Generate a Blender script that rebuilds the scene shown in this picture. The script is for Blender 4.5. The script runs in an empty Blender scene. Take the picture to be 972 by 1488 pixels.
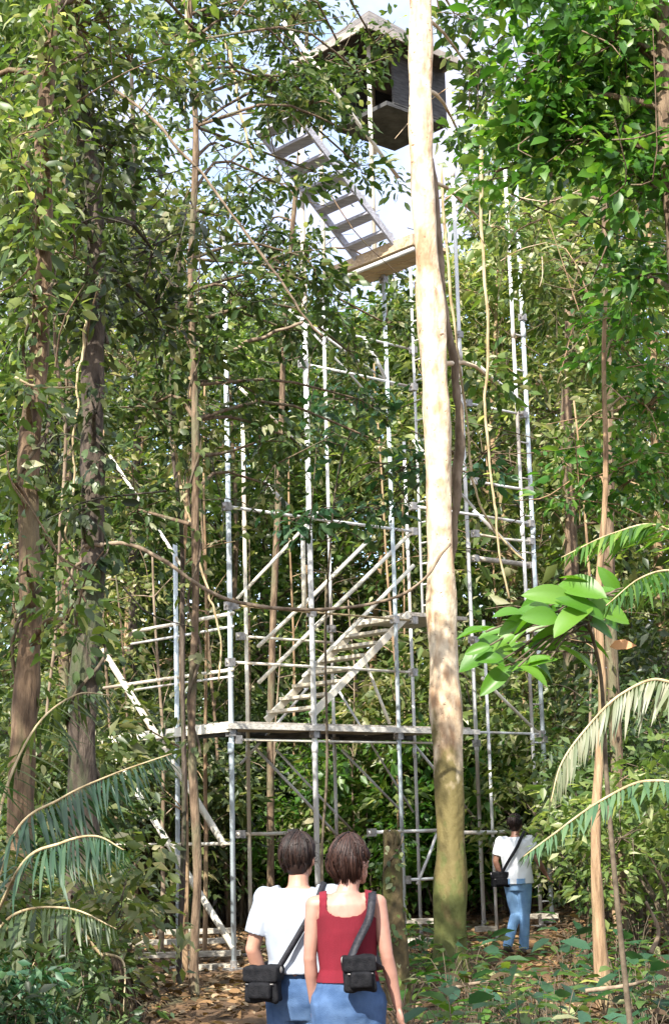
import bpy, bmesh, math, random
import numpy as np
from mathutils import Matrix, Vector, noise

random.seed(7)
RNG = np.random.default_rng(11)
scene = bpy.context.scene
COL = scene.collection

# ------------------------------------------------------------------ camera
W, H, F = 972.0, 1488.0, 2387.0
CAMZ = 1.62
PITCH, ROLL = 10.8, 1.5
cam_d = bpy.data.cameras.new('camera')
cam = bpy.data.objects.new('camera', cam_d)
COL.objects.link(cam)
cam_d.sensor_fit = 'VERTICAL'
cam_d.sensor_height = 36.0
cam_d.lens = 36.0 * F / H
cam_d.clip_start = 0.1
cam_d.clip_end = 1500
CM = (Matrix.Translation((0, 0, CAMZ)) @ Matrix.Rotation(math.radians(90 + PITCH), 4, 'X')
      @ Matrix.Rotation(math.radians(-ROLL), 4, 'Z'))
cam.matrix_world = CM
scene.camera = cam
CR = np.array(CM.to_3x3())
CO = np.array([0, 0, CAMZ])


def ray(px, py):
    d = CR @ np.array([(px - W / 2) / F, -(py - H / 2) / F, -1.0])
    return d


def at(px, py, Y):
    """world point seen at photo pixel (px, py) standing Y metres in front"""
    d = ray(px, py)
    return CO + d * (Y / d[1])


# ------------------------------------------------------------------ ground height
def sstep(a, b, t):
    t = np.clip((t - a) / (b - a), 0, 1)
    return t * t * (3 - 2 * t)


def gz(x, y):
    x = np.asarray(x, float); y = np.asarray(y, float)
    z = 0.05 * np.sin(x * 0.9 + 0.4) * np.sin(y * 0.7) + 0.03 * np.sin(x * 2.3 + y * 1.1)
    z = z + 0.25 * sstep(21, 27, y) * sstep(-1, 3, x)
    z = z + 2.6 * sstep(30, 75, y) + 3 * sstep(75, 160, y)
    z = z + 0.25 * sstep(2.0, 4.5, x) * sstep(8, 12, y) + 0.2 * sstep(-2.0, -4.0, x)
    return z


def onground(px, Y, dz=0.0):
    """ground point in the vertical column of photo column px (at horizon height)"""
    p = at(px, 1250, Y)
    return np.array([p[0], Y, float(gz(p[0], Y)) + dz])


# ------------------------------------------------------------------ mesh helpers
def link(name, me, mat=None, parent=None, smooth=True):
    o = bpy.data.objects.new(name, me)
    COL.objects.link(o)
    if mat is not None:
        for m in (mat if isinstance(mat, (list, tuple)) else [mat]):
            me.materials.append(m)
    if parent is not None:
        o.parent = parent
    if smooth and len(me.polygons):
        me.polygons.foreach_set('use_smooth', np.ones(len(me.polygons), bool))
    return o


def tag(o, label, cat, group=None):
    o['label'] = label
    o['category'] = cat
    if group:
        o['group'] = group
    return o


def empty(name, loc, label, cat, group=None):
    o = bpy.data.objects.new(name, None)
    COL.objects.link(o)
    o.location = Vector([float(v) for v in loc])
    o.empty_display_size = 0.2
    return tag(o, label, cat, group)


def tree_copy(root, loc, rz, sc, label=None, group=None):
    r = root.copy(); COL.objects.link(r)
    r.location = Vector([float(v) for v in loc]); r.rotation_euler = (0, 0, rz); r.scale = sc
    if label: r['label'] = label
    if group: r['group'] = group
    for ch in list(root.children):
        c = ch.copy(); COL.objects.link(c); c.parent = r
        for g in list(ch.children):
            d = g.copy(); COL.objects.link(d); d.parent = c
    return r


class MB:
    def __init__(s):
        s.v = []; s.f = []; s.n = 0

    def add(s, verts, faces):
        verts = np.asarray(verts, float).reshape(-1, 3)
        s.v.append(verts)
        k = s.n
        s.f.extend([tuple(int(i) + k for i in f) for f in faces])
        s.n += len(verts)
        return s

    def tube(s, pts, rad, sides=8, jitter=0.0, cap=True, rough=0.0):
        pts = np.asarray(pts, float)
        n = len(pts)
        rad = np.broadcast_to(np.asarray(rad, float), (n,))
        t = np.gradient(pts, axis=0)
        t /= np.linalg.norm(t, axis=1)[:, None] + 1e-9
        ref = np.array([0, 0, 1.0]) if abs(t[0][2]) < 0.9 else np.array([1.0, 0, 0])
        u = np.cross(t[0], ref); u /= np.linalg.norm(u)
        ang = np.arange(sides) / sides * 2 * math.pi
        V = []
        for i in range(n):
            u = u - t[i] * np.dot(u, t[i]); u /= np.linalg.norm(u) + 1e-9
            w = np.cross(t[i], u)
            r = rad[i] * (1 + (jitter * (RNG.random(sides) - .5) if jitter else 0))
            if rough:
                r = r * np.array([1 + rough * (noise.noise(Vector((math.cos(q) * 1.3, math.sin(q) * 1.3, pts[i][2] * .9))) + .55 * noise.noise(Vector((math.cos(q) * 3.2, math.sin(q) * 3.2, pts[i][2] * 2.6 + 9)))) + .28 * math.exp(-max(0, i - 1) / (n * .035)) * max(0, math.sin(q * 4 + 1)) ** 2 for q in ang])
            V.append(pts[i] + (np.cos(ang) * r)[:, None] * u + (np.sin(ang) * r)[:, None] * w)
        V = np.concatenate(V)
        Fc = []
        for i in range(n - 1):
            for j in range(sides):
                j2 = (j + 1) % sides
                Fc.append((i * sides + j, i * sides + j2, (i + 1) * sides + j2, (i + 1) * sides + j))
        if cap:
            Fc.append(tuple(range(sides - 1, -1, -1)))
            Fc.append(tuple(range((n - 1) * sides, n * sides)))
        return s.add(V, Fc)

    def box(s, c, ax, ay, az):
        """box with centre c and half-axis vectors"""
        c, ax, ay, az = (np.asarray(q, float) for q in (c, ax, ay, az))
        V = [c + i * ax + j * ay + k * az for k in (-1, 1) for j in (-1, 1) for i in (-1, 1)]
        Fc = [(0, 2, 3, 1), (4, 5, 7, 6), (0, 1, 5, 4), (2, 6, 7, 3), (0, 4, 6, 2), (1, 3, 7, 5)]
        return s.add(V, Fc)

    def rings(s, rings, sides=20):
        """closed loft; ring = (cx, cy, cz, rx, ry)"""
        ang = np.arange(sides) / sides * 2 * math.pi
        V = []
        for (cx, cy, cz, rx, ry) in rings:
            V.append(np.stack([cx + rx * np.cos(ang), cy + ry * np.sin(ang), np.full(sides, cz)], 1))
        V = np.concatenate(V)
        n = len(rings)
        Fc = [(i * sides + j, i * sides + (j + 1) % sides, (i + 1) * sides + (j + 1) % sides, (i + 1) * sides + j)
              for i in range(n - 1) for j in range(sides)]
        Fc.append(tuple(range(sides - 1, -1, -1)))
        Fc.append(tuple(range((n - 1) * sides, n * sides)))
        return s.add(V, Fc)

    def ellipsoid(s, c, r, M=None, nu=20, nv=12):
        V = [(0, 0, -1)]
        for i in range(1, nv):
            th = -math.pi / 2 + math.pi * i / nv
            for j in range(nu):
                a = 2 * math.pi * j / nu
                V.append((math.cos(th) * math.cos(a), math.cos(th) * math.sin(a), math.sin(th)))
        V.append((0, 0, 1))
        V = np.array(V) * np.asarray(r)
        if M is not None:
            V = V @ np.asarray(M).T
        V = V + np.asarray(c)
        Fc = []
        for j in range(nu):
            Fc.append((0, 1 + (j + 1) % nu, 1 + j))
        for i in range(nv - 2):
            for j in range(nu):
                a = 1 + i * nu + j; b = 1 + i * nu + (j + 1) % nu
                Fc.append((a, b, b + nu, a + nu))
        top = len(V) - 1
        for j in range(nu):
            Fc.append((1 + (nv - 2) * nu + j, 1 + (nv - 2) * nu + (j + 1) % nu, top))
        return s.add(V, Fc)

    def capsule(s, p, r, sides=14):
        """tapered limb through points p with radii r and round ends"""
        s.tube(p, r, sides)
        s.ellipsoid(p[0], [r[0]] * 3, nu=12, nv=8)
        s.ellipsoid(p[-1], [r[-1]] * 3, nu=12, nv=8)
        return s

    def mesh(s, name):
        me = bpy.data.meshes.new(name)
        V = np.concatenate(s.v)
        me.from_pydata(V.tolist(), [], s.f)
        me.update()
        return me

    def build(s, name, mat, parent=None, smooth=True, origin=None):
        if origin is not None:
            s.v = [v - np.asarray(origin, float) for v in s.v]
        return link(name, s.mesh(name), mat, parent, smooth)


def smooth_path(pts, n=24):
    """Catmull-Rom through pts"""
    P = np.asarray(pts, float)
    P = np.vstack([2 * P[0] - P[1], P, 2 * P[-1] - P[-2]])
    m = len(P) - 3
    out = []
    for q in np.linspace(0, m - 1e-6, n):
        i = int(q); t = q - i
        p0, p1, p2, p3 = P[i:i + 4]
        out.append(0.5 * ((2 * p1) + (-p0 + p2) * t + (2 * p0 - 5 * p1 + 4 * p2 - p3) * t * t
                          + (-p0 + 3 * p1 - 3 * p2 + p3) * t ** 3))
    return np.array(out)


# ------------------------------------------------------------------ leaves
LEAF_A = (np.array([[0, 0, 0], [.45, 0, -.05], [1, 0, -.12], [.42, .5, .05], [.42, -.5, .05]]),
          [(0, 1, 2, 3), (0, 4, 2, 1)])
LEAF_B = (np.array([[0, 0, 0], [.3, 0, -.02], [.66, 0, -.05], [1, 0, -.2],
                    [.24, .40, .05], [.62, .43, .0], [.24, -.40, .05], [.62, -.43, .0]]),
          [(0, 1, 4), (1, 2, 5, 4), (2, 3, 5), (0, 6, 1), (1, 6, 7, 2), (2, 7, 3)])


def fast_mesh(name, V, tmpl_faces, m, nleaf):
    lens = [len(f) for f in tmpl_faces]
    flat = np.array([i for f in tmpl_faces for i in f])
    loops = (flat[None, :] + (np.arange(nleaf) * m)[:, None]).ravel()
    starts = np.concatenate([[0], np.cumsum(lens)[:-1]])
    per = sum(lens)
    ls = (starts[None, :] + (np.arange(nleaf) * per)[:, None]).ravel()
    me = bpy.data.meshes.new(name)
    me.vertices.add(len(V)); me.vertices.foreach_set('co', V.astype(np.float32).ravel())
    me.loops.add(len(loops)); me.loops.foreach_set('vertex_index', loops.astype(np.int32))
    me.polygons.add(len(ls)); me.polygons.foreach_set('loop_start', ls.astype(np.int32))
    me.update(calc_edges=True)
    me.validate()
    return me


def norm(a):
    return a / (np.linalg.norm(a, axis=-1, keepdims=True) + 1e-9)


def leaves_mesh(name, pos, axis, normal, length, aspect, tmpl=LEAF_A):
    T, Fc = tmpl
    ax = norm(axis)
    nz = norm(normal - ax * np.sum(normal * ax, -1, keepdims=True))
    ay = np.cross(nz, ax)
    L = np.asarray(length)[:, None, None]
    Wd = L * np.broadcast_to(np.asarray(aspect), (len(pos),))[:, None, None]
    V = (pos[:, None, :] + L * T[None, :, 0:1] * ax[:, None, :] + Wd * T[None, :, 1:2] * ay[:, None, :]
         + L * T[None, :, 2:3] * nz[:, None, :])
    return fast_mesh(name, V.reshape(-1, 3), Fc, len(T), len(pos))


def clump_leaves(clumps, rc, k, length, rng, updir=0.8, droop=0.35, flat=0.6):
    """k leaves around every clump centre; returns pos, axis, normal, length"""
    n = len(clumps)
    N = n * k
    cc = np.repeat(clumps, k, 0)
    off = rng.normal(size=(N, 3)) * np.array([1, 1, flat])
    off = norm(off) * (rng.random((N, 1)) ** 0.5) * rc
    pos = cc + off
    ax = norm(off * np.array([1, 1, .5])) + rng.normal(size=(N, 3)) * .45 + np.array([0, 0, -droop])
    nz = np.array([0, 0, updir]) + rng.normal(size=(N, 3)) * .55
    Ls = length * (0.6 + 0.8 * rng.random(N)) * np.repeat(rng.uniform(.65, 1.25, n), k)
    return pos, ax, nz, Ls


# ------------------------------------------------------------------ materials
def newmat(name):
    m = bpy.data.materials.new(name)
    m.use_nodes = True
    nt = m.node_tree
    b = nt.nodes['Principled BSDF']
    return m, nt, b


def leaf_mat(name, cols, rough=0.42, trans=0.42, objvar=0.35, spec=0.5, glint_fleck=None):
    m, nt, b = newmat(name)
    N, L = nt.nodes, nt.links
    geo = N.new('ShaderNodeNewGeometry')
    ramp = N.new('ShaderNodeValToRGB')
    els = ramp.color_ramp.elements
    els[0].position = 0; els[0].color = (*cols[0], 1)
    els[1].position = 1; els[1].color = (*cols[-1], 1)
    for i, c in enumerate(cols[1:-1], 1):
        e = els.new(i / (len(cols) - 1) * (.82 if glint_fleck else 1)); e.color = (*c, 1)
    if glint_fleck:  # pale tint for dry leaves, also painted in for glints and sky gaps
        els[-1].color = (*glint_fleck, 1); els[-1].position = .99
        e = els.new(.86); e.color = (*cols[-1], 1)
    L.new(geo.outputs['Random Per Island'], ramp.inputs[0])
    oi = N.new('ShaderNodeObjectInfo')
    hs = N.new('ShaderNodeHueSaturation')
    mr = N.new('ShaderNodeMapRange')
    mr.inputs['To Min'].default_value = 1 - objvar; mr.inputs['To Max'].default_value = 1 + objvar
    L.new(oi.outputs['Random'], mr.inputs['Value'])
    L.new(mr.outputs[0], hs.inputs['Value'])
    mr2 = N.new('ShaderNodeMapRange')
    mr2.inputs['To Min'].default_value = 0.485; mr2.inputs['To Max'].default_value = 0.515
    mul = N.new('ShaderNodeMath'); mul.operation = 'FRACT'
    m7 = N.new('ShaderNodeMath'); m7.operation = 'MULTIPLY'; m7.inputs[1].default_value = 7.31
    L.new(oi.outputs['Random'], m7.inputs[0]); L.new(m7.outputs[0], mul.inputs[0])
    L.new(mul.outputs[0], mr2.inputs['Value']); L.new(mr2.outputs[0], hs.inputs['Hue'])
    L.new(ramp.outputs[0], hs.inputs['Color'])
    L.new(hs.outputs[0], b.inputs['Base Color'])
    b.inputs['Roughness'].default_value = rough
    b.inputs['Specular IOR Level'].default_value = spec
    tr = N.new('ShaderNodeBsdfTranslucent')
    bright = N.new('ShaderNodeMix'); bright.data_type = 'RGBA'; bright.blend_type = 'MULTIPLY'
    bright.inputs[0].default_value = 1
    bright.inputs[7].default_value = (1.5, 1.6, 0.7, 1)
    L.new(hs.outputs[0], bright.inputs[6]); L.new(bright.outputs[2], tr.inputs['Color'])
    mx = N.new('ShaderNodeMixShader'); mx.inputs[0].default_value = trans
    L.new(b.outputs[0], mx.inputs[1]); L.new(tr.outputs[0], mx.inputs[2])
    L.new(mx.outputs[0], N['Material Output'].inputs['Surface'])
    return m


def noise_mat(name, c1, c2, scale=8, rough=0.8, bump=0.3, stretch=(1, 1, 1), detail=6, c3=None, bumpscale=None,
              coords='Object', metallic=0.0, spec=0.3, lo=.35, hi=.65):
    m, nt, b = newmat(name)
    N, L = nt.nodes, nt.links
    tc = N.new('ShaderNodeTexCoord')
    mp = N.new('ShaderNodeMapping'); mp.inputs['Scale'].default_value = stretch
    L.new(tc.outputs[coords], mp.inputs[0])
    nz = N.new('ShaderNodeTexNoise'); nz.inputs['Scale'].default_value = scale; nz.inputs['Detail'].default_value = detail
    L.new(mp.outputs[0], nz.inputs['Vector'])
    rp = N.new('ShaderNodeValToRGB')
    rp.color_ramp.elements[0].position = lo; rp.color_ramp.elements[0].color = (*c1, 1)
    rp.color_ramp.elements[1].position = hi; rp.color_ramp.elements[1].color = (*c2, 1)
    L.new(nz.outputs['Fac'], rp.inputs[0])
    out = rp.outputs[0]
    if c3:
        n2 = N.new('ShaderNodeTexNoise'); n2.inputs['Scale'].default_value = scale * .35; n2.inputs['Detail'].default_value = 4
        L.new(mp.outputs[0], n2.inputs['Vector'])
        r2 = N.new('ShaderNodeValToRGB'); r2.color_ramp.elements[0].position = .5; r2.color_ramp.elements[1].position = .62
        L.new(n2.outputs['Fac'], r2.inputs[0])
        mx = N.new('ShaderNodeMix'); mx.data_type = 'RGBA'
        L.new(r2.outputs[0], mx.inputs[0]); L.new(out, mx.inputs[6]); mx.inputs[7].default_value = (*c3, 1)
        out = mx.outputs[2]
    L.new(out, b.inputs['Base Color'])
    b.inputs['Roughness'].default_value = rough
    b.inputs['Specular IOR Level'].default_value = spec
    b.inputs['Metallic'].default_value = metallic
    if bump:
        nb = N.new('ShaderNodeTexNoise'); nb.inputs['Scale'].default_value = bumpscale or scale * 2; nb.inputs['Detail'].default_value = 8
        L.new(mp.outputs[0], nb.inputs['Vector'])
        bp = N.new('ShaderNodeBump'); bp.inputs['Strength'].default_value = bump; bp.inputs['Distance'].default_value = 0.03
        L.new(nb.outputs['Fac'], bp.inputs['Height']); L.new(bp.outputs[0], b.inputs['Normal'])
    return m


M = {}
M['leaf_mid'] = leaf_mat('leaf_mid', [(.028, .054, .014), (.055, .105, .026), (.085, .145, .036), (.14, .185, .05)], glint_fleck=(.42, .42, .24))
M['leaf_dark'] = leaf_mat('leaf_dark', [(.018, .036, .014), (.036, .068, .022), (.060, .100, .032), (.095, .135, .048)], glint_fleck=(.22, .26, .15))
M['leaf_olive'] = leaf_mat('leaf_olive', [(.040, .064, .018), (.080, .118, .030), (.125, .16, .048), (.21, .21, .085)], glint_fleck=(.46, .42, .28))
M['leaf_far'] = leaf_mat('leaf_far', [(.045, .078, .020), (.085, .135, .034), (.125, .175, .048), (.19, .22, .075)], trans=.5, glint_fleck=(.42, .43, .26))
M['leaf_bright'] = leaf_mat('leaf_bright', [(.018, .055, .010), (.035, .105, .014), (.06, .15, .02), (.13, .20, .035)], trans=.45)
M['leaf_fresh'] = leaf_mat('leaf_fresh', [(.045, .15, .012), (.06, .19, .016), (.08, .22, .02), (.11, .25, .03)], trans=.4, objvar=.05)
M['leaf_teal'] = leaf_mat('leaf_teal', [(.02, .06, .03), (.03, .085, .042), (.045, .115, .058), (.075, .14, .065)])
M['leaf_frond'] = leaf_mat('leaf_frond', [(.04, .10, .05), (.06, .13, .06), (.08, .16, .07), (.11, .18, .08)], trans=.3)
M['leaf_sunlit'] = leaf_mat('leaf_sunlit', [(.12, .18, .08), (.22, .26, .14), (.30, .32, .2), (.38, .38, .26)], trans=.3)  # sunlight on the arching frond painted into its leaf colour
M['leaf_dead'] = leaf_mat('leaf_dead', [(.03, .02, .012), (.06, .04, .022), (.10, .065, .036), (.17, .12, .075)], trans=.15, rough=.7, spec=.2)
M['litter'] = leaf_mat('litter', [(.06, .035, .02), (.13, .07, .035), (.22, .12, .06), (.36, .26, .17)], trans=.1, rough=.7, spec=.2)
M['dead_orange'] = leaf_mat('dead_orange', [(.42, .2, .09), (.5, .28, .14)], trans=.3, rough=.7)
M['bark_brown'] = noise_mat('bark_brown', (.07, .045, .028), (.20, .14, .09), 9, .9, .9, (2.5, 2.5, .5), c3=(.13, .12, .07))
M['bark_orange'] = noise_mat('bark_orange', (.070, .045, .028), (.21, .14, .085), 9, .9, .9, (2.5, 2.5, .5), c3=(.15, .115, .065))
M['bark_dark'] = noise_mat('bark_dark', (.035, .026, .02), (.11, .085, .065), 10, .9, .9, (2, 2, .5), c3=(.06, .07, .035))
M['bark_tan'] = noise_mat('bark_tan', (.16, .10, .055), (.36, .24, .14), 7, .85, .8, (2.5, 2.5, .4), c3=(.24, .19, .1))
M['bark_pale'] = noise_mat('bark_pale', (.42, .30, .19), (.74, .64, .48), 7, .75, .5, (1.6, 1.6, .8), c3=(.60, .46, .31))
def pale_bark():
    m = noise_mat('bark_pale', (.36, .26, .165), (.64, .55, .41), 7, .75, .5, (1.6, 1.6, .8), c3=(.58, .43, .28))
    nt = m.node_tree; N, L = nt.nodes, nt.links; b = N['Principled BSDF']
    src = b.inputs['Base Color'].links[0].from_socket
    tc = N.new('ShaderNodeTexCoord'); sx = N.new('ShaderNodeSeparateXYZ'); L.new(tc.outputs['Object'], sx.inputs[0])
    def patch(src, scale, st, lo, hi, col, zlo=None, zhi=None, zw=.5):
        mp = N.new('ShaderNodeMapping'); mp.inputs['Scale'].default_value = st; L.new(tc.outputs['Object'], mp.inputs[0])
        nz = N.new('ShaderNodeTexNoise'); nz.inputs['Scale'].default_value = scale; nz.inputs['Detail'].default_value = 6; L.new(mp.outputs[0], nz.inputs['Vector'])
        f = nz.outputs['Fac']
        if zlo is not None:
            mr = N.new('ShaderNodeMapRange'); mr.inputs['From Min'].default_value = zlo; mr.inputs['From Max'].default_value = zhi
            mr.inputs['To Min'].default_value = zw; mr.inputs['To Max'].default_value = -zw
            L.new(sx.outputs['Z'], mr.inputs['Value'])
            ad = N.new('ShaderNodeMath'); L.new(f, ad.inputs[0]); L.new(mr.outputs[0], ad.inputs[1]); f = ad.outputs[0]
        rp = N.new('ShaderNodeValToRGB'); rp.color_ramp.elements[0].position = lo; rp.color_ramp.elements[1].position = hi
        L.new(f, rp.inputs[0])
        mx = N.new('ShaderNodeMix'); mx.data_type = 'RGBA'; L.new(rp.outputs[0], mx.inputs[0]); L.new(src, mx.inputs[6]); mx.inputs[7].default_value = (*col, 1)
        return mx.outputs[2]
    src = patch(src, 4.5, (1, 1, .45), .56, .66, (.34, .21, .12))
    src = patch(src, 16, (1, 1, 1.6), .66, .70, (.16, .10, .06))
    src = patch(src, 5, (1, 1, .6), .42, .62, (.13, .105, .038), .4, 4.6, .42)
    src = patch(src, 7, (1, 1, .6), .5, .62, (.09, .10, .028), .0, 2.4, .3)
    L.new(src, b.inputs['Base Color'])
    return m


M['bark_pale'] = pale_bark()
M['bark_moss'] = noise_mat('bark_moss', (.05, .04, .02), (.13, .095, .045), 8, .95, 1.0, (1.5, 1.5, .7), c3=(.08, .085, .025))
M['twig'] = noise_mat('twig', (.06, .045, .03), (.14, .11, .075), 14, .9, .2)
M['liana_tan'] = noise_mat('liana_tan', (.26, .19, .10), (.5, .4, .24), 12, .85, .4, (1, 1, .4))
M['liana_brown'] = noise_mat('liana_brown', (.12, .085, .055), (.26, .2, .14), 12, .9, .5, (1, 1, .4))
M['pipe'] = noise_mat('pipe', (.50, .51, .51), (.74, .74, .72), 5, .42, .08, (1, 1, .4), metallic=.0, spec=.6, c3=(.36, .31, .26))
M['pipe_blue'] = noise_mat('pipe_blue', (.38, .46, .50), (.62, .70, .74), 5, .45, .08, (1, 1, .4), spec=.6, c3=(.36, .4, .42))
M['pipe_cream'] = noise_mat('pipe_cream', (.56, .52, .42), (.76, .73, .63), 5, .5, .08, (1, 1, .4), spec=.5, c3=(.40, .33, .24))
M['coupler'] = noise_mat('coupler', (.2, .19, .18), (.4, .38, .36), 20, .5, .2, metallic=.6)
M['wood_plank'] = noise_mat('wood_plank', (.34, .24, .14), (.56, .43, .28), 6, .8, .3, (1, 6, 6), c3=(.42, .33, .24))
M['wood_grey'] = noise_mat('wood_grey', (.30, .26, .21), (.50, .46, .40), 6, .85, .3, (1, 5, 5))
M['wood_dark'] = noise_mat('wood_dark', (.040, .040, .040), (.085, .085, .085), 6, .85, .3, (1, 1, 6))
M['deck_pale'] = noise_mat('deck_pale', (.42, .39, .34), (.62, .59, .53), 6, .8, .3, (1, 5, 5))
M['wood_slate'] = noise_mat('wood_slate', (.26, .26, .30), (.42, .42, .47), 6, .8, .3, (1, 5, 5))
M['tread'] = noise_mat('tread', (.34, .30, .22), (.60, .54, .42), 6, .8, .3, (1, 6, 6), c3=(.45, .42, .36))
M['sleeper'] = noise_mat('sleeper', (.24, .21, .17), (.48, .44, .36), 8, .85, .3, (1, 4, 4))
M['red_shadow_board'] = noise_mat('red_shadow_board', (.07, .02, .015), (.13, .04, .03), 8, .85, .2)  # dark red board standing in for the shadow below the beams
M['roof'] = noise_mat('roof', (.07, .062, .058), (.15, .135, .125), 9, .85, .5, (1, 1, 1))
M['fascia'] = noise_mat('fascia', (.24, .21, .19), (.36, .32, .28), 9, .8, .2)
M['skin'] = noise_mat('skin', (.27, .138, .10), (.34, .188, .142), 12, .5, .05, spec=.4)
M['skin_tan'] = noise_mat('skin_tan', (.30, .155, .105), (.38, .2, .14), 12, .5, .05, spec=.4)
M['skin_brown'] = noise_mat('skin_brown', (.17, .085, .055), (.24, .12, .08), 12, .5, .05, spec=.4)
M['hair'] = leaf_mat('hair', [(.006, .004, .003), (.016, .009, .007), (.032, .017, .012)], rough=.5, trans=.05, objvar=.02, spec=.3)
M['hair_brown'] = leaf_mat('hair_brown', [(.008, .004, .003), (.019, .009, .007), (.036, .017, .012), (.058, .028, .019)], rough=.5, trans=.05, objvar=.02, spec=.3)
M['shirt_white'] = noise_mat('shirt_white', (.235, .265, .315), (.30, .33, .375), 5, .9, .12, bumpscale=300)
M['shirt_bright'] = noise_mat('shirt_bright', (.60, .63, .66), (.70, .72, .74), 5, .9, .12, bumpscale=300)  # white cloth lightened in colour to make up for the wearer's shade
M['shirt_red'] = noise_mat('shirt_red', (.10, .005, .012), (.14, .007, .017), 6, .9, .15, bumpscale=260)
M['jeans'] = noise_mat('jeans', (.030, .066, .145), (.055, .105, .21), 14, .9, .25, bumpscale=240, c3=(.075, .135, .25))
M['jeans_light'] = noise_mat('jeans_light', (.15, .29, .50), (.22, .38, .60), 12, .9, .2, bumpscale=240)
M['bag'] = noise_mat('bag', (.003, .0035, .005), (.010, .010, .012), 40, .75, .3, bumpscale=200, spec=.15)
M['strap'] = noise_mat('strap', (.006, .0065, .01), (.016, .016, .022), 60, .6, .2)
M['shoe'] = noise_mat('shoe', (.03, .025, .02), (.06, .05, .045), 20, .6, .1)
M['eye'] = noise_mat('eye', (.7, .68, .65), (.8, .78, .75), 5, .2, 0)

# ------------------------------------------------------------------ ground
def ground():
    def axis(lo, mid0, mid1, hi, nm, ns):
        a = lo + (mid0 - lo) * (1 - np.linspace(1, 0, ns, endpoint=False) ** 2)
        b = np.linspace(mid0, mid1, nm, endpoint=False)
        c = mid1 + (hi - mid1) * np.linspace(0, 1, ns) ** 2
        return np.concatenate([a, b, c])
    xs = axis(-300, -9, 9, 300, 180, 40)
    ys = axis(-80, 3, 32, 400, 220, 40)
    X, Y = np.meshgrid(xs, ys)
    Z = gz(X, Y)
    fine = (np.abs(X) < 12) & (Y > 0) & (Y < 36)
    Z = Z + np.where(fine, RNG.normal(size=Z.shape) * .012, 0)
    V = np.stack([X.ravel(), Y.ravel(), Z.ravel()], 1)
    nx, ny = len(xs), len(ys)
    idx = np.arange(nx * ny).reshape(ny, nx)
    Q = np.stack([idx[:-1, :-1], idx[:-1, 1:], idx[1:, 1:], idx[1:, :-1]], -1).reshape(-1, 4)
    me = bpy.data.meshes.new('ground')
    me.vertices.add(len(V)); me.vertices.foreach_set('co', V.astype(np.float32).ravel())
    me.loops.add(Q.size); me.loops.foreach_set('vertex_index', Q.astype(np.int32).ravel())
    me.polygons.add(len(Q)); me.polygons.foreach_set('loop_start', np.arange(0, Q.size, 4, dtype=np.int32))
    me.update(calc_edges=True); me.validate()
    m = noise_mat('forest_floor', (.045, .03, .018), (.16, .09, .045), 2.2, .95, .8, (1, 1, 1), 10, c3=(.07, .06, .03), bumpscale=9)
    o = link('ground', me, m)
    o['kind'] = 'structure'


ground()


def litter():
    n = 26000
    x = RNG.uniform(-7, 7, n); y = RNG.uniform(5, 32, n)
    pos = np.stack([x, y, gz(x, y) + .012 + .03 * RNG.random(n)], 1)
    a = RNG.random(n) * 2 * math.pi
    ax = np.stack([np.cos(a), np.sin(a), RNG.normal(size=n) * .25], 1)
    nz = np.array([0, 0, 1.0]) + RNG.normal(size=(n, 3)) * .35
    me = leaves_mesh('leaf_litter', pos, ax, nz, RNG.uniform(.05, .16, n), .5, LEAF_B)
    o = link('leaf_litter', me, M['litter'], smooth=False)
    o['kind'] = 'stuff'
    tag(o, 'brown and orange fallen leaves scattered over the forest floor', 'leaf litter')
    n = 9000
    x = RNG.uniform(-9, 9, n); y = RNG.uniform(8, 36, n)
    keep = ~((x / y > -.145) & (x / y < -.055) & (y > 12)) & (np.sin(x * 1.3 + 1) * np.sin(y * .9) + RNG.normal(size=n) * .5 > .15) & ~((np.abs(x) < 1.0) & (y < 20))
    x, y = x[keep], y[keep]; n = len(x)
    pos = np.stack([x, y, gz(x, y) + .02 + .22 * RNG.random(n)], 1)
    a = RNG.random(n) * 2 * math.pi
    ax = np.stack([np.cos(a), np.sin(a), RNG.uniform(-.1, .7, n)], 1)
    nz = np.array([0, 0, 1.0]) + RNG.normal(size=(n, 3)) * .4
    me = leaves_mesh('ground_cover', pos, ax, nz, RNG.uniform(.08, .2, n), .45, LEAF_B)
    o = link('ground_cover', me, M['leaf_mid'], smooth=False)
    o['kind'] = 'stuff'
    tag(o, 'low green seedlings and weeds covering the forest floor', 'ground cover')


litter()

# ------------------------------------------------------------------ trees
def trunk_mb(mb, path, r0, r1, sides=12, n=36, flare=0.35, wob=0.02, rough=0.0):
    P = smooth_path(path, n)
    t = np.linspace(0, 1, n)
    rad = r0 + (r1 - r0) * t
    rad = rad * (1 + flare * np.exp(-t * 36 / 2.2))
    rad = rad * (1 + .09 * np.sin(t * 41 + r0 * 300) * np.sin(t * 17 + 1) + .05 * np.sin(t * 83 + r0 * 90))
    P = P + np.stack([np.sin(t * 19 + r0 * 100), np.cos(t * 23 + r0 * 70), 0 * t], 1) * wob * np.minimum(1, t * 6)[:, None]
    mb.tube(P, rad, sides, jitter=.16 if not rough else .03, rough=rough)
    return P, rad


def limb(mb, p0, p1, r0, r1, sag=0.15, sides=5, n=6):
    p0 = np.asarray(p0, float); p1 = np.asarray(p1, float)
    d = np.linalg.norm(p1 - p0)
    mid = (p0 + p1) / 2 + RNG.normal(size=3) * d * .07 + np.array([0, 0, sag * d])
    P = smooth_path([p0, mid, p1], n)
    mb.tube(P, np.linspace(r0, r1, n), sides, cap=False)


def clumps_in(c, r, n, hollow=.35):
    d = norm(RNG.normal(size=(n, 3)))
    q = (hollow + (1 - hollow) * RNG.random((n, 1))) ** .7
    return np.asarray(c) + d * q * np.asarray(r)


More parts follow.
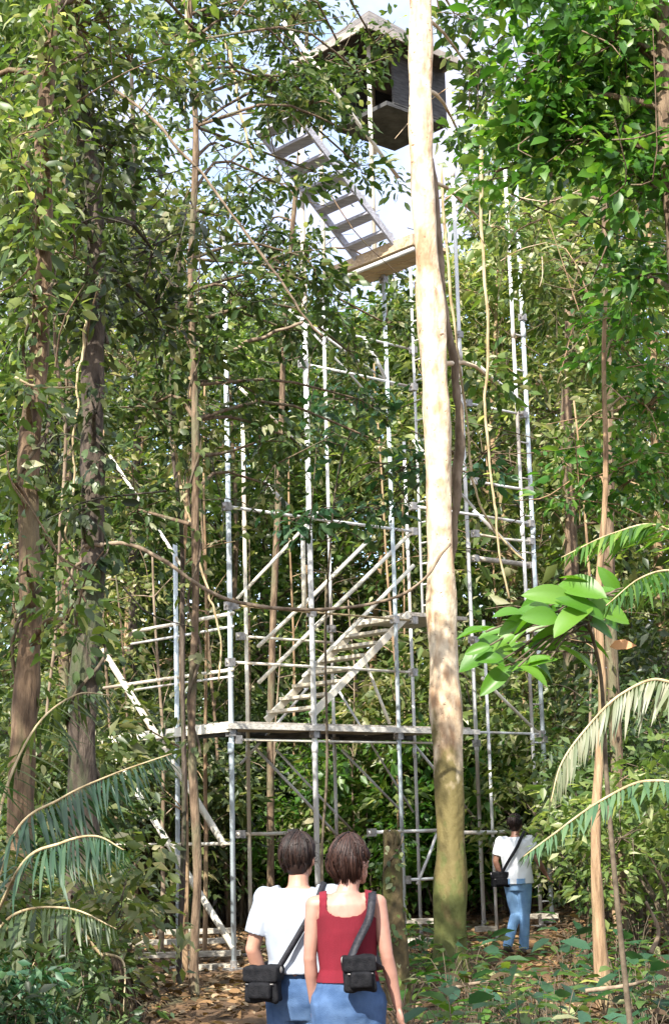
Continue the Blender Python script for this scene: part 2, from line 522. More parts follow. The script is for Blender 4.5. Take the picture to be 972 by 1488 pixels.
def blob(px, py, Y, rx, ry, n, depth=None):
    """crown lobe: where it hangs in the forest, its half-sizes taken from photo pixels"""
    c = at(px, py, Y)
    k = Y / F
    return (c, (rx * k, depth or max(rx, ry) * k * .8, ry * k), n)


def hero_tree(name, base, path, r0, r1, bark, lobes, leafmat, leaf_len, label, cat='tree', aspect=.45, k=26, rc=.30,
              group=None, tmpl=LEAF_B, limbs=True, flare=.35, droop=.35, wob=.02, bare=40, fine=False):
    root = empty(name, base, label, cat, group)
    mb = MB()
    P, rad = trunk_mb(mb, path, r0, r1, flare=flare, wob=wob, **(dict(sides=28, n=150, rough=.17) if fine else {}))
    allc = []
    for (c, r, n) in lobes:
        cl = clumps_in(c, r, n)
        allc.append(cl)
        if limbs:
            # one limb from the trunk to the lobe, twigs from there to the clumps
            low = P[:, 2] < c[2] - .1
            cand = np.where(low)[0]
            i = cand[np.argmin(np.linalg.norm(P[cand] - c, axis=1) + .4 * (c[2] - P[cand][:, 2]))] if len(cand) else 0
            rl = min(rad[i] * .6, .035)
            limb(mb, P[i], c, rl, .012)
            for q in cl:
                limb(mb, c + (q - c) * .1, q, .009, .003, sag=.05, sides=4, n=4)
    if bare:
        AC_ = np.concatenate(allc)
        for i in range(bare):
            q = AC_[RNG.integers(len(AC_))] + RNG.normal(size=3) * .3
            e = q + RNG.normal(size=3) * np.array([.5, .4, .5])
            limb(mb, q, e, .008, .004, sag=RNG.normal() * .12, sides=4, n=6)
    mb.build('trunk', bark, root, origin=base)
    C = np.concatenate(allc)
    pos, ax, nz, L = clump_leaves(C, rc, k, leaf_len, RNG, droop=droop)
    me = leaves_mesh('crown', pos - np.asarray(base), ax, nz, L, aspect, tmpl)
    link('crown', me, leafmat, root, smooth=False)
    return root


def proto_tree(name, h, r, z0, n, leafmat, bark, leaf_len, label, group, k=28, rc=.5, aspect=.45, lobes=9, tr=.1):
    root = empty(name, (0, 0, 0), label, 'tree', group)
    mb = MB()
    path = [(0, 0, -.2), (RNG.normal() * .12, RNG.normal() * .12, h * .3), (RNG.normal() * .25, RNG.normal() * .25, h * .65), (RNG.normal() * .3, RNG.normal() * .3, h * .95)]
    P, rad = trunk_mb(mb, path, tr, .02, sides=9, n=24)
    allc = []
    for i in range(lobes):
        t = (i + .5) / lobes
        z = z0 + (h - z0) * t
        env = r * (0.45 + 0.75 * math.sin(math.pi * min(1, .15 + .85 * t)))
        a = i * 2.4 + RNG.random()
        d = env * RNG.uniform(.35, .8)
        c = np.array([math.cos(a) * d, math.sin(a) * d, z])
        rr = env * RNG.uniform(.5, .75)
        cl = clumps_in(c, (rr, rr, rr * .6), n // lobes)
        allc.append(cl)
        ii = int(np.argmin(np.abs(P[:, 2] - (z - .7))))
        limb(mb, P[ii], c, min(.05, rad[ii] * .6), .014)
        for q in cl[::2]:
            limb(mb, c, q, .012, .004, sag=.05, sides=3, n=4)
    mb.build('trunk', bark, root)
    C = np.concatenate(allc)
    pos, ax, nz, L = clump_leaves(C, rc, k, leaf_len, RNG)
    me = leaves_mesh('crown', pos, ax, nz, L, aspect, LEAF_A)
    link('crown', me, leafmat, root, smooth=False)
    return root


# background forest: prototypes, then copies standing in rows behind the tower
GB = 'trees of the dense forest behind the tower'
protos = [
    proto_tree('forest_tree', 11.5, 2.3, 2.2, 190, M['leaf_far'], M['bark_brown'], .19, 'mid green leafy tree with a brown stem in the forest behind the tower', GB),
    proto_tree('forest_tree', 12.0, 2.0, 3.0, 170, M['leaf_olive'], M['bark_tan'], .16, 'olive yellow leafed tree with a tan stem in the forest behind the tower', GB),
    proto_tree('forest_tree', 10.5, 2.5, 1.5, 190, M['leaf_mid'], M['bark_dark'], .22, 'bushy broad crowned tree with a dark stem in the forest behind the tower', GB),
    proto_tree('forest_tree', 11.0, 2.2, 2.0, 180, M['leaf_bright'], M['bark_brown'], .20, 'fresh green leafy tree with a brown stem in the forest behind the tower', GB),
]
spots = []
# (px, Y, top pixel row in the photograph, kind)
bg = [(-90, 30, -120, 0), (20, 31, -60, 2), (110, 33, 60, 0), (190, 29, 370, 1), (265, 34, 360, 2), (330, 31, 420, 0),
      (390, 36, 440, 3), (445, 33, 520, 2), (500, 38, 440, 0), (555, 34, 500, 1), (610, 37, 430, 2), (665, 33, 400, 1),
      (715, 36, 340, 0), (760, 31, 300, 1), (815, 34, 180, 1), (870, 30, 120, 0), (930, 33, -40, 2), (990, 29, -100, 1), (1060, 32, -150, 0),
      (-40, 40, 0, 1), (70, 42, 160, 3), (160, 41, 330, 0), (240, 43, 300, 2), (310, 44, 400, 1), (420, 45, 470, 2), (480, 46, 430, 3),
      (540, 44, 470, 0), (640, 45, 450, 3), (700, 44, 380, 2), (780, 43, 260, 0), (850, 42, 150, 2), (920, 44, 60, 3), (1010, 41, -20, 0),
      (-150, 27, -100, 2), (1110, 27, -80, 2)]
used = [False] * len(protos)
HB = [11.5, 12.0, 10.5, 11.0]
for (px, Y, top, kd) in bg:
    g = onground(px, Y)
    ztop = at(px, top, Y)[2]
    s = (ztop - g[2]) / HB[kd]
    sx = min(1.25, max(.75, s)) * random.uniform(.9, 1.15)
    rz = random.uniform(0, 6.28)
    if not used[kd]:
        used[kd] = True
        r = protos[kd]; r.location = Vector(g); r.rotation_euler = (0, 0, rz); r.scale = (sx, sx, s)
    else:
        tree_copy(protos[kd], g, rz, (sx, sx, s))

tree_copy(protos[0], (-5.6, 1.2, 0), 1.0, (1.25, 1.25, 1.1), 'mid green leafy tree added unseen behind the viewer to shade the lower left', None)  # tree added out of view to throw shade on the lower left

# understory shrubs behind and beside the tower
GS = 'shrubs of the forest understory'


def proto_shrub(h, r, n, leafmat, leaf_len, label, k=32, rc=.28, aspect=.45, tmpl=LEAF_A):
    root = empty('shrub', (0, 0, 0), label, 'shrub', GS)
    mb = MB()
    allc = []
    for i in range(9):
        a = i * 2.4; d = r * RNG.uniform(.2, .8)
        c = np.array([math.cos(a) * d, math.sin(a) * d, h * RNG.uniform(.3, .9)])
        limb(mb, (math.cos(a) * .06, math.sin(a) * .06, -.1), c, .022, .008, sag=.1)
        cl = clumps_in(c, (r * .5, r * .5, h * .25), n // 9)
        cl[:, 2] = np.maximum(cl[:, 2], .12)
        allc.append(cl)
        for q in cl[::2]:
            limb(mb, c, q, .008, .003, sag=.05, sides=3, n=3)
    mb.build('stem', M['twig'], root)
    pos, ax, nz, L = clump_leaves(np.concatenate(allc), rc, k, leaf_len, RNG)
    link('foliage', leaves_mesh('foliage', pos, ax, nz, L, aspect, tmpl), leafmat, root, smooth=False)
    return root


shr = [proto_shrub(2.6, 1.2, 110, M['leaf_far'], .12, 'mid green shrub in the undergrowth beyond the tower legs'),
       proto_shrub(2.2, 1.1, 100, M['leaf_dark'], .115, 'dark green shrub in the undergrowth beyond the tower legs'),
       proto_shrub(2.4, 1.1, 90, M['leaf_bright'], .13, 'bright green broad leafed shrub in the undergrowth beyond the tower legs', aspect=.55),
       proto_shrub(2.3, 1.2, 100, M['leaf_olive'], .14, 'olive brown twiggy shrub in the undergrowth beyond the tower legs')]
used_s = [False] * 4
sp = []
for i in range(46):
    px = -120 + 1220 * ((i * 0.618) % 1)
    Y = 25.5 + 9 * ((i * .377) % 1)
    sp.append((px, Y, i % 4, random.uniform(.9, 1.7)))
sp += [(40, 19, 1, 1.3), (110, 25, 0, 1.5), (190, 25.5, 3, 1.4), (230, 25.5, 1, 1.4), (930, 20, 1, 1.1), (985, 18, 0, 1.2), (880, 22.5, 0, 1.2),
       (960, 24, 1, 1.5), (845, 25, 3, 1.1), (20, 16, 3, 1.0), (90, 16.5, 1, .9), (640, 26, 2, 1.1), (725, 26, 2, 1.2), (560, 26.5, 2, 1.2)]
for (px, Y, kd, s) in sp:
    g = onground(px, Y)
    rz = random.uniform(0, 6.28)
    if not used_s[kd]:
        used_s[kd] = True
        r = shr[kd]; r.location = Vector(g); r.rotation_euler = (0, 0, rz); r.scale = (s, s, s)
    else:
        tree_copy(shr[kd], g, rz, (s, s, s * random.uniform(.85, 1.2)))

# a far wood that closes the view under the crowns
def far_wood():
    n = 1500
    x = RNG.uniform(-55, 55, n); y = RNG.uniform(48, 72, n)
    z = gz(x, y) + RNG.random(n) ** 1.2 * 7
    C = np.stack([x, y, z], 1)
    pos, ax, nz, L = clump_leaves(C, 1.1, 18, .38, RNG)
    o = link('far_wood', leaves_mesh('far_wood', pos, ax, nz, L, .5, LEAF_A), M['leaf_dark'], smooth=False)
    o['kind'] = 'stuff'
    tag(o, 'far off dark green wood closing the view behind the forest trees', 'wood')


far_wood()

# --- the pale trunk in front of the tower
def px_path(pts, Y):
    return [at(x, y, Y + (p[0] if p else 0)) for (x, y, *p) in pts]


b0 = onground(657, 17.4)
main_path = [b0 + np.array([0, 0, -.25])] + px_path([(657, 1400), (653, 1250), (650, 1100), (645, 950), (641, 800), (635, 640), (626, 480), (617, 320), (612, 180), (610, 60), (608, -60), (606, -180)], 17.4)
hero_tree('tall_pale_tree', b0, main_path, .165, .12, M['bark_pale'],
          [blob(560, -170, 17.5, 160, 60, 16), blob(690, -190, 17.5, 130, 60, 14), blob(660, 20, 18.5, 50, 40, 6), blob(690, 110, 19, 40, 60, 12), blob(665, 190, 19, 30, 30, 4), blob(710, 330, 18.8, 40, 50, 5), blob(720, 560, 18.8, 35, 40, 4)], M['leaf_mid'], .15,
          'tall tree with a smooth cream trunk, mossy at its foot, standing before the tower', flare=.45, wob=.012, fine=True)

# --- left: brown trunk at the edge, dark trunk beside it, slender brown stem
bl = onground(20, 11.0)
hero_tree('brown_tree', bl, [bl + np.array([0, 0, -.2])] + px_path([(34, 1180), (36, 1000), (43, 820), (48, 650), (55, 500), (64, 320), (70, 160), (76, 0), (82, -150)], 11.0),
          .09, .05, M['bark_orange'],
          [blob(98, 900, 10.6, 45, 55, 6), blob(75, 60, 10.5, 50, 60, 6), blob(55, 300, 10.5, 40, 60, 5), blob(48, 560, 10.6, 40, 50, 4), blob(40, 830, 10.6, 30, 50, 3), blob(60, 190, 10.5, 70, 80, 9), blob(50, 430, 10.6, 50, 60, 5), blob(20, 700, 10.7, 30, 60, 3), blob(-30, 120, 11.2, 120, 120, 26), blob(110, 40, 11.8, 130, 80, 22), blob(190, 90, 12.4, 100, 80, 12), blob(30, 330, 12.5, 80, 110, 26), blob(60, -80, 11.5, 160, 80, 30), blob(280, 40, 12.5, 70, 60, 8)],
          M['leaf_mid'], .10, 'tree with an orange brown weathered trunk at the far left edge', rc=.24)
bd = onground(112, 12.6)
hero_tree('dark_trunk_tree', bd, [bd + np.array([0, 0, -.2])] + px_path([(118, 1250), (122, 1100), (128, 950), (131, 800), (135, 650), (140, 520), (138, 380), (128, 240), (118, 100), (110, -50)], 12.6),
          .125, .06, M['bark_dark'],
          [blob(150, 230, 13, 70, 80, 15), blob(220, 360, 13.6, 90, 65, 11), blob(120, 430, 13.6, 90, 90, 18), blob(220, 450, 14, 80, 70, 12), blob(70, 650, 13.8, 80, 110, 24), blob(250, 120, 13.5, 70, 40, 8), blob(125, 300, 12.2, 50, 90, 8), blob(115, 120, 12.2, 50, 70, 6), blob(130, 420, 12.2, 40, 60, 6), blob(140, 600, 12.2, 40, 50, 4), blob(125, 740, 12.2, 36, 50, 4)],
          M['leaf_dark'], .11, 'tree with a dark moss-stained trunk, right of the orange brown one', rc=.26)
bs = onground(283, 16.0)
hero_tree('slender_brown_tree', bs, [bs + np.array([0, 0, -.2])] + px_path([(282, 1380), (284, 1250), (281, 1080), (285, 900), (281, 740), (284, 560), (279, 400), (283, 230), (278, 80), (276, -60)], 16.0),
          .045, .028, M['bark_brown'],
          [blob(260, 480, 16.3, 80, 70, 22), blob(340, 430, 16.5, 60, 50, 14), blob(300, 310, 16.5, 60, 45, 6), blob(220, 590, 16.5, 80, 70, 20), blob(330, 20, 16.5, 70, 50, 14), blob(250, -10, 16.2, 90, 50, 8), blob(200, 740, 17, 60, 60, 12), blob(395, 120, 16.5, 55, 30, 8), blob(455, 150, 17, 50, 25, 8), blob(520, 105, 17.2, 30, 16, 3), blob(445, 375, 17, 45, 45, 9), blob(400, 265, 16.8, 45, 35, 3), blob(505, 190, 17, 22, 16, 2), blob(330, 215, 16.5, 40, 30, 2), blob(420, 480, 17, 50, 40, 8), blob(370, 570, 17, 40, 40, 6), blob(430, 640, 17.5, 45, 40, 6), blob(505, 510, 18, 40, 40, 5), blob(390, 705, 17.5, 45, 26, 4), blob(545, 640, 18, 40, 30, 3), blob(450, 105, 17.5, 45, 25, 6), blob(510, 108, 18, 28, 18, 4), blob(440, 165, 17.4, 60, 28, 10), blob(430, 30, 17.5, 50, 25, 5), blob(520, 240, 18, 30, 20, 3), blob(545, 62, 18, 45, 28, 6), blob(460, 250, 17.6, 35, 25, 3), blob(380, 640, 17, 50, 45, 6), blob(520, 580, 18, 45, 35, 5), blob(470, 420, 17.5, 60, 40, 8), blob(560, 470, 18.2, 40, 40, 6), blob(350, 110, 16.5, 40, 30, 3)],
          M['leaf_mid'], .12, 'slender tree with a thin straight brown stem in front of the tower side bay', rc=.28)
bt = onground(262, 17.5)
hero_tree('leaning_sapling', bt, [bt + np.array([0, 0, -.2])] + px_path([(262, 1380), (266, 1150), (268, 950), (262, 780), (250, 620), (255, 450), (262, 330)], 17.5),
          .03, .018, M['bark_dark'], [blob(265, 330, 17.5, 70, 60, 16), blob(200, 420, 17.8, 60, 60, 14), blob(300, 640, 18, 50, 60, 10)], M['leaf_olive'], .12,
          'thin dark sapling just behind the slender brown stem', rc=.3)

# middle layer of left-hand trees
for (nm, pxb, Y, r0, bark, lf, ll, lobes, lab) in [
    ('mossy_tree', -40, 17, .13, 'bark_moss', 'leaf_mid', .14, [(-30, 200, 150, 150, 34), (60, 420, 110, 110, 30), (-20, 600, 120, 120, 30), (60, 800, 90, 90, 22), (-40, 900, 100, 110, 20)], 'mossy trunked tree mostly hidden behind the orange brown tree'),
    ('leafy_tree', 80, 25, .10, 'bark_brown', 'leaf_olive', .14, [(100, 150, 110, 120, 20), (170, 520, 90, 90, 26), (90, 700, 100, 100, 26), (190, 690, 80, 70, 20), (120, 930, 100, 90, 24), (60, 1050, 80, 70, 18), (200, 850, 60, 60, 12)], 'olive leafed tree between the dark trunk and the slender brown stem'),
    ('dark_leafy_tree', 180, 27, .10, 'bark_dark', 'leaf_dark', .16, [(190, 60, 120, 60, 14), (300, 80, 70, 40, 10), (150, 300, 50, 80, 10), (250, 560, 70, 70, 20), (220, 800, 80, 80, 20), (170, 980, 80, 60, 16), (240, 1120, 80, 60, 16)], 'dark green tree whose crown overhangs the tower side bay'),
]:
    bb = onground(pxb, Y)
    top = at(pxb + 10, 40, Y)
    mid = (bb + top) / 2 + np.array([.15, 0, 0])
    hero_tree(nm, bb, [bb + np.array([0, 0, -.2]), mid, top], r0, .03, M[bark], [blob(x, y, Y + .3, rx, ry, n) for (x, y, rx, ry, n) in lobes], M[lf], ll, lab, rc=.34, tmpl=LEAF_A)

# canopy at the upper right: big saturated leaves, closer to the viewer
br = onground(1010, 12.5)
hero_tree('broad_leaf_tree', br, [br + np.array([0, 0, -.2])] + px_path([(1010, 1100), (1005, 800), (990, 500), (975, 250), (960, 60), (950, -80)], 12.5),
          .11, .06, M['bark_brown'],
          [blob(900, 60, 12.5, 100, 80, 30), blob(810, 90, 12.8, 90, 80, 28), blob(760, 170, 13, 60, 60, 14), blob(860, 200, 12.8, 110, 80, 32), blob(940, 270, 12.6, 70, 80, 20), blob(800, -30, 12.8, 130, 50, 24), blob(930, 400, 13, 60, 70, 14), blob(960, 130, 13.2, 60, 120, 24), blob(720, 250, 13.4, 30, 30, 4)],
          M['leaf_bright'], .135, 'tree with big glossy bright green leaves filling the upper right corner', aspect=.5, k=24, rc=.34)
bo = onground(900, 19.0)
hero_tree('olive_tree', bo, [bo + np.array([0, 0, -.2])] + px_path([(898, 1250), (890, 1000), (884, 760), (882, 560), (880, 380), (872, 250)], 19.0),
          .09, .04, M['bark_brown'],
          [blob(830, 380, 19.3, 90, 70, 28), blob(900, 440, 19.3, 90, 80, 28), blob(840, 520, 19.6, 60, 60, 18), blob(920, 580, 19.4, 80, 80, 24), blob(770, 310, 19.8, 50, 50, 10), blob(860, 660, 19.6, 70, 60, 16)],
          M['leaf_olive'], .13, 'olive and yellow leafed tree below the big glossy leaves', rc=.32)
bw = onground(868, 15.0)
hero_tree('pale_stem_tree', bw, [bw + np.array([0, 0, -.2])] + px_path([(866, 1330), (868, 1200), (871, 1050), (872, 900), (874, 780), (878, 600), (882, 420)], 15.0),
          .056, .018, M['bark_tan'],
          [blob(930, 690, 15.4, 70, 60, 18), blob(850, 700, 15.5, 60, 40, 8), blob(900, 500, 15.5, 80, 70, 20), blob(940, 590, 15.3, 60, 60, 16)],
          M['leaf_bright'], .12, 'thin pale tan stemmed tree behind the arching frond coloured sunlit', rc=.3, flare=.9)
bk = onground(832, 26)
hero_tree('brown_stem_tree', bk, [bk + np.array([0, 0, -.2])] + px_path([(830, 1250), (830, 1000), (828, 800), (824, 600), (826, 450)], 26),
          .15, .08, M['bark_brown'], [blob(800, 600, 26.5, 80, 70, 18), blob(870, 760, 26.5, 80, 60, 16), blob(840, 400, 26.5, 80, 70, 18)], M['leaf_olive'], .16, 'brown stemmed tree beyond the right hand tower leg', rc=.4, tmpl=LEAF_A)

# sprays in front of the tower's upper left
bx = onground(395, 25.5)
hero_tree('thin_tree', bx, [bx + np.array([0, 0, -.2])] + px_path([(392, 1250), (396, 1000), (402, 760), (410, 560), (420, 400), (432, 240), (445, 90), (452, -30)], 25.5),
          .06, .03, M['bark_brown'],
          [blob(430, 155, 25.6, 75, 28, 16), blob(410, 380, 25.6, 60, 60, 18), blob(350, 280, 25.6, 45, 30, 5), blob(470, 120, 25.6, 60, 30, 10), blob(410, 20, 25.6, 90, 40, 22), blob(330, 240, 26, 90, 60, 5), blob(270, 190, 26, 60, 50, 3), blob(420, 90, 26.4, 60, 50, 8), blob(520, 250, 26.5, 70, 60, 7), blob(570, 400, 26.5, 60, 50, 10), blob(390, 330, 26.4, 60, 60, 12), blob(440, 480, 25.6, 60, 50, 14)],
          M['leaf_dark'], .16, 'thin tree rising through the upper stairs with sparse leaf sprays against the sky', rc=.38)
bn = onground(470, 19.2)
hero_tree('teal_leaf_sapling', bn, [bn + np.array([0, 0, -.2])] + px_path([(470, 1250), (473, 1100), (476, 900), (480, 760), (500, 660), (520, 600)], 19.2),
          .018, .008, M['twig'], [blob(440, 750, 19.2, 50, 22, 6), blob(540, 590, 19.2, 50, 30, 7), blob(590, 680, 19.0, 70, 20, 8), blob(500, 580, 19.2, 60, 35, 7), blob(560, 740, 19.2, 50, 20, 5), blob(470, 640, 19.4, 40, 30, 5), blob(690, 690, 18.8, 60, 14, 4)],
          M['leaf_teal'], .17, 'sapling with blue green leaves growing up through the tower stairs', rc=.28, k=14)

# bare understory saplings
GX = 'thin bare saplings in the understory'


def sapling(h, lean, mat):
    root = empty('bare_sapling', (0, 0, 0), 'thin bare brown sapling in the understory around the tower', 'sapling', GX)
    mb = MB()
    P = smooth_path([(0, 0, -.15), (lean * .3, .05, h * .4), (lean, -.05, h)], 22)
    P = P + np.array([[.05 * noise.noise(Vector((q * 4, h, 0))), .05 * noise.noise(Vector((q * 4, h, 5))), 0] for q in np.linspace(0, 1, 22)])
    mb.tube(P, np.linspace(.034, .012, 22), 7, jitter=.25)
    for i in range(9):
        j = int(RNG.integers(6, 21))
        limb(mb, P[j], P[j] + RNG.normal(size=3) * np.array([.35, .35, .15]) + np.array([0, 0, .35]), .010, .004, sag=.1, sides=4, n=5)
    mb.build('trunk', mat, root)
    pos, ax, nz, L = clump_leaves(P[12:] + RNG.normal(size=(10, 3)) * .2, .25, 6, .12, RNG)
    link('crown', leaves_mesh('crown', pos, ax, nz, L, .45), M['leaf_olive'], root, smooth=False)
    return root


sps = [sapling(6.5, .4, M['bark_brown']), sapling(5.0, -.3, M['liana_brown']), sapling(7.5, .15, M['bark_tan'])]
for i in range(34):
    px = -40 + 1060 * ((i * .618 + .37) % 1); Y = 18.5 + 13 * ((i * .755 + .2) % 1)
    if 320 < px < 830 and Y < 25.5: Y += 7.5
    g = onground(px, Y); sc_ = random.uniform(.8, 1.3)
    if i < 3:
        r = sps[i]; r.location = Vector(g); r.rotation_euler = (0, 0, random.uniform(0, 6.28)); r.scale = (sc_,) * 3
    else:
        tree_copy(sps[i % 3], g, random.uniform(0, 6.28), (sc_,) * 3)

# ------------------------------------------------------------------ mossy stump
def stump():
    b = onground(573, 16.0)
    root = empty('mossy_stump', b, 'olive brown mossy snag standing between the red top and the pale trunk', 'stump')
    mb = MB()
    zt = at(573, 1212, 16.0)[2]
    P = smooth_path([b + [0, 0, -.2], b + [.0, 0, .5], np.array([at(571, 1300, 16)[0], 16, at(571, 1300, 16)[2]]), np.array([at(569, 1212, 16)[0], 16.0, zt])], 20)
    mb.tube(P, np.linspace(.125, .085, 20), 18, rough=.2)
    top = P[-1]
    for i in range(9):
        a = i * .7
        q = top + np.array([math.cos(a) * .052, math.sin(a) * .052, 0])
        mb.tube([q - [0, 0, .10], q + [0, 0, .01], q + [0, 0, .015 + .03 * random.random()]], [.036, .034, .024], 6, jitter=.5)
    mb.build('trunk', M['bark_moss'], root, origin=b)


stump()

# ------------------------------------------------------------------ lianas
def liana(pts, Y, r, mat, label, wob=.03, n=60, r1=None):
    P = smooth_path(px_path(pts, Y), n)
    t = np.linspace(0, 1, n)
    sd_ = P[0][0] * 7 + Y
    P = P + np.array([[noise.noise(Vector((q * 5, sd_, 0))) + .5 * noise.noise(Vector((q * 14, sd_, 3))), noise.noise(Vector((q * 6, sd_, 7))), .4 * noise.noise(Vector((q * 7, sd_, 11)))] for q in t]) * wob * 1.6
    rr = np.linspace(r, r1 or r * .6, n) * np.array([1 + .3 * noise.noise(Vector((q * 11, sd_, 20))) for q in t])
    mb = MB(); mb.tube(P, rr, 7, jitter=.35)
    o = mb.build('liana', mat, origin=P[0])
    o.location = Vector(P[0])
    tag(o, label, 'liana')


liana([(128, 800), (180, 790), (240, 815), (310, 862), (380, 882), (470, 886), (560, 872), (615, 845), (655, 790)], 15.6, .022, M['liana_brown'], 'long brown liana sagging across the tower from the dark trunk to the pale trunk', n=80)
liana([(148, 790), (122, 800), (100, 850)], 12.3, .018, M['liana_brown'], 'short brown liana looped over the dark trunk')
liana([(627, 230), (640, 400), (662, 540), (668, 640), (662, 760), (650, 850)], 17.75, .045, M['liana_brown'], 'thick brown liana climbing the shaded side of the pale trunk', r1=.05)
liana([(640, 240), (652, 420), (668, 520), (682, 660), (694, 720), (712, 760), (760, 815)], 18.6, .018, M['liana_tan'], 'cream liana slanting from the pale trunk to the right hand tower legs')
liana([(700, 210), (702, 380), (706, 520), (704, 600), (714, 700), (722, 760), (740, 870)], 18.2, .020, M['liana_tan'], 'yellowish hanging liana just right of the pale trunk')
liana([(125, 465), (120, 520), (108, 600), (107, 700), (100, 790)], 12.2, .011, M['liana_tan'], 'pale thin liana along the dark trunk')
liana([(22, 548), (55, 562), (110, 563)], 10.4, .009, M['liana_tan'], 'thin pale twig crossing the orange brown trunk', n=20, wob=.01)
liana([(250, 640), (262, 700), (285, 790), (300, 850), (315, 900), (318, 990)], 17, .016, M['liana_tan'], 'tan liana hanging beside the nearest tower leg')
liana([(85, 0), (92, 200), (80, 420), (95, 620), (85, 840), (70, 1050)], 13.4, .02, M['liana_brown'], 'brown liana hanging between the two left hand trunks')
liana([(150, 120), (240, 190), (330, 300), (420, 430), (470, 490)], 15, .017, M['liana_brown'], 'thin dark liana slanting down from the upper left canopy')
liana([(310, 520), (380, 490), (440, 468)], 16.4, .025, M['bark_dark'] if False else M['liana_brown'], 'dark crooked bough reaching right from the slender brown tree', n=24)
liana([(326, 60), (340, 110), (352, 180), (372, 240)], 24, .03, M['liana_tan'], 'tan liana hanging in the sky gap left of the roof', n=24)
liana([(270, -20), (272, 80), (268, 160)], 14, .014, M['liana_tan'], 'short pale liana hanging from the top left canopy', n=24)

# leafy vines creeping up the two left trunks
def creeper(path_pts, Y, rt, leafm, label, turns=5.0, nl=420, ln=.07):
    T = smooth_path(px_path(path_pts, Y), 70)
    t = np.linspace(0, 1, 70)
    ang = t * turns * 2 * math.pi
    P = T + np.stack([np.cos(ang) * rt, np.sin(ang) * rt, 0 * t], 1)
    root = empty('climbing_vine', P[0], label, 'vine')
    mb = MB(); mb.tube(P, np.linspace(.016, .006, 70), 6, jitter=.3); mb.build('stem', M['twig'], root, origin=P[0])
    i = RNG.integers(0, 70, nl)
    off = RNG.normal(size=(nl, 3)) * np.array([.09, .09, .08])
    pos = P[i] + off
    out = norm((pos - T[i]) * np.array([1, 1, .2]))
    ax = out * .5 + RNG.normal(size=(nl, 3)) * .4 + np.array([0, 0, -.6])
    me = leaves_mesh('foliage', pos - P[0], ax, out + RNG.normal(size=(nl, 3)) * .3 + np.array([0, 0, .4]), ln * RNG.uniform(.6, 1.5, nl), .65, LEAF_B)
    link('foliage', me, leafm, root, smooth=False)


creeper([(36, 1100), (43, 820), (50, 620), (60, 400), (70, 180), (78, 0)], 11.0, .10, M['leaf_mid'], 'small leafed vine creeping up the orange brown trunk')
creeper([(120, 1150), (127, 950), (131, 800), (136, 650)], 12.6, .14, M['leaf_dark'], 'dark leafed vine creeping up the dark mossy trunk', 3, 300, .09)
creeper([(138, 500), (135, 350), (120, 150), (112, 0)], 12.6, .10, M['leaf_mid'], 'leafy vine high on the upper half of the dark trunk', 3, 260, .08)
creeper([(282, 1100), (283, 850), (283, 600), (279, 400)], 16.0, .06, M['leaf_olive'], 'sparse olive vine twining round the slender brown stem', 5, 150, .09)

creeper([(575, 1420), (573, 1330), (570, 1215)], 16.0, .10, M['leaf_mid'], 'small leafed vine on the mossy snag', 2, 150, .06)

# ------------------------------------------------------------------ tower
K = at(338, 1250, 20.0); K[2] = 0
U = np.array([.75, .66, 0]); U /= np.linalg.norm(U)
V_ = np.array([-U[1], U[0], 0])


def G(a, b, z):
    return np.array([K[0], K[1], 0]) + a * U + b * V_ + np.array([0, 0, z])


def at_b(px, py, b):
    d = ray(px, py); q = CO - K
    t = (b - np.dot(q, V_)) / np.dot(d, V_)
    return CO + d * t


def at_a(px, py, a):
    d = ray(px, py); q = CO - K
    t = (a - np.dot(q, U)) / np.dot(d, U)
    return CO + d * t


tower = empty('observation_tower', G(0, 0, 0), 'tall tube scaffold observation tower with plank stairs and a dark roofed lookout', 'tower')
TO = np.array(tower.location)


def tpart(name, mb, mat, parent=None, smooth=True):
    return mb.build(name, mat, parent or tower, smooth, origin=TO)


def pipe(name, p, q, r=.027, mat='pipe', parent=None, over=.0):
    p = np.asarray(p, float); q = np.asarray(q, float)
    d = (q - p) / np.linalg.norm(q - p)
    mb = MB(); mb.tube([p - d * over, (p + q) / 2 + RNG.normal(size=3) * .006, q + d * over], r, 10)
    return tpart(name, mb, M[mat], parent)


def coupler(p):
    mb = MB()
    mb.box(p, U * .045, V_ * .045, (0, 0, .05))
    mb.tube([p - U * .07, p + U * .07], .018, 8)
    tpart('coupler', mb, M['coupler'], smooth=False)


def pole(a, b, ztop, r=.027, mat='pipe', zb=None):
    g = G(a, b, 0)
    z0 = float(gz(g[0], g[1]))
    o = pipe('pole', G(a, b, z0 - .05), G(a, b, ztop), r, mat)
    mb = MB(); mb.box(G(a, b, z0 + .02), U * .1, V_ * .1, (0, 0, .012)); mb.tube([G(a, b, z0 + .02), G(a, b, z0 + .12)], r * 1.35, 10)
    tpart('base_plate', mb, M['coupler'], o, smooth=False)
    # sleeve joints of the pipe
    for z in np.arange(z0 + 2.6, ztop - .3, 3.0):
        m2 = MB(); m2.tube([G(a, b, z - .07), G(a, b, z + .07)], r * 1.22, 10)
        tpart('sleeve', m2, M[mat], o)


def a_of(px, b):
    p = at_b(px, 1200, b); return float(np.dot(p - K, U))


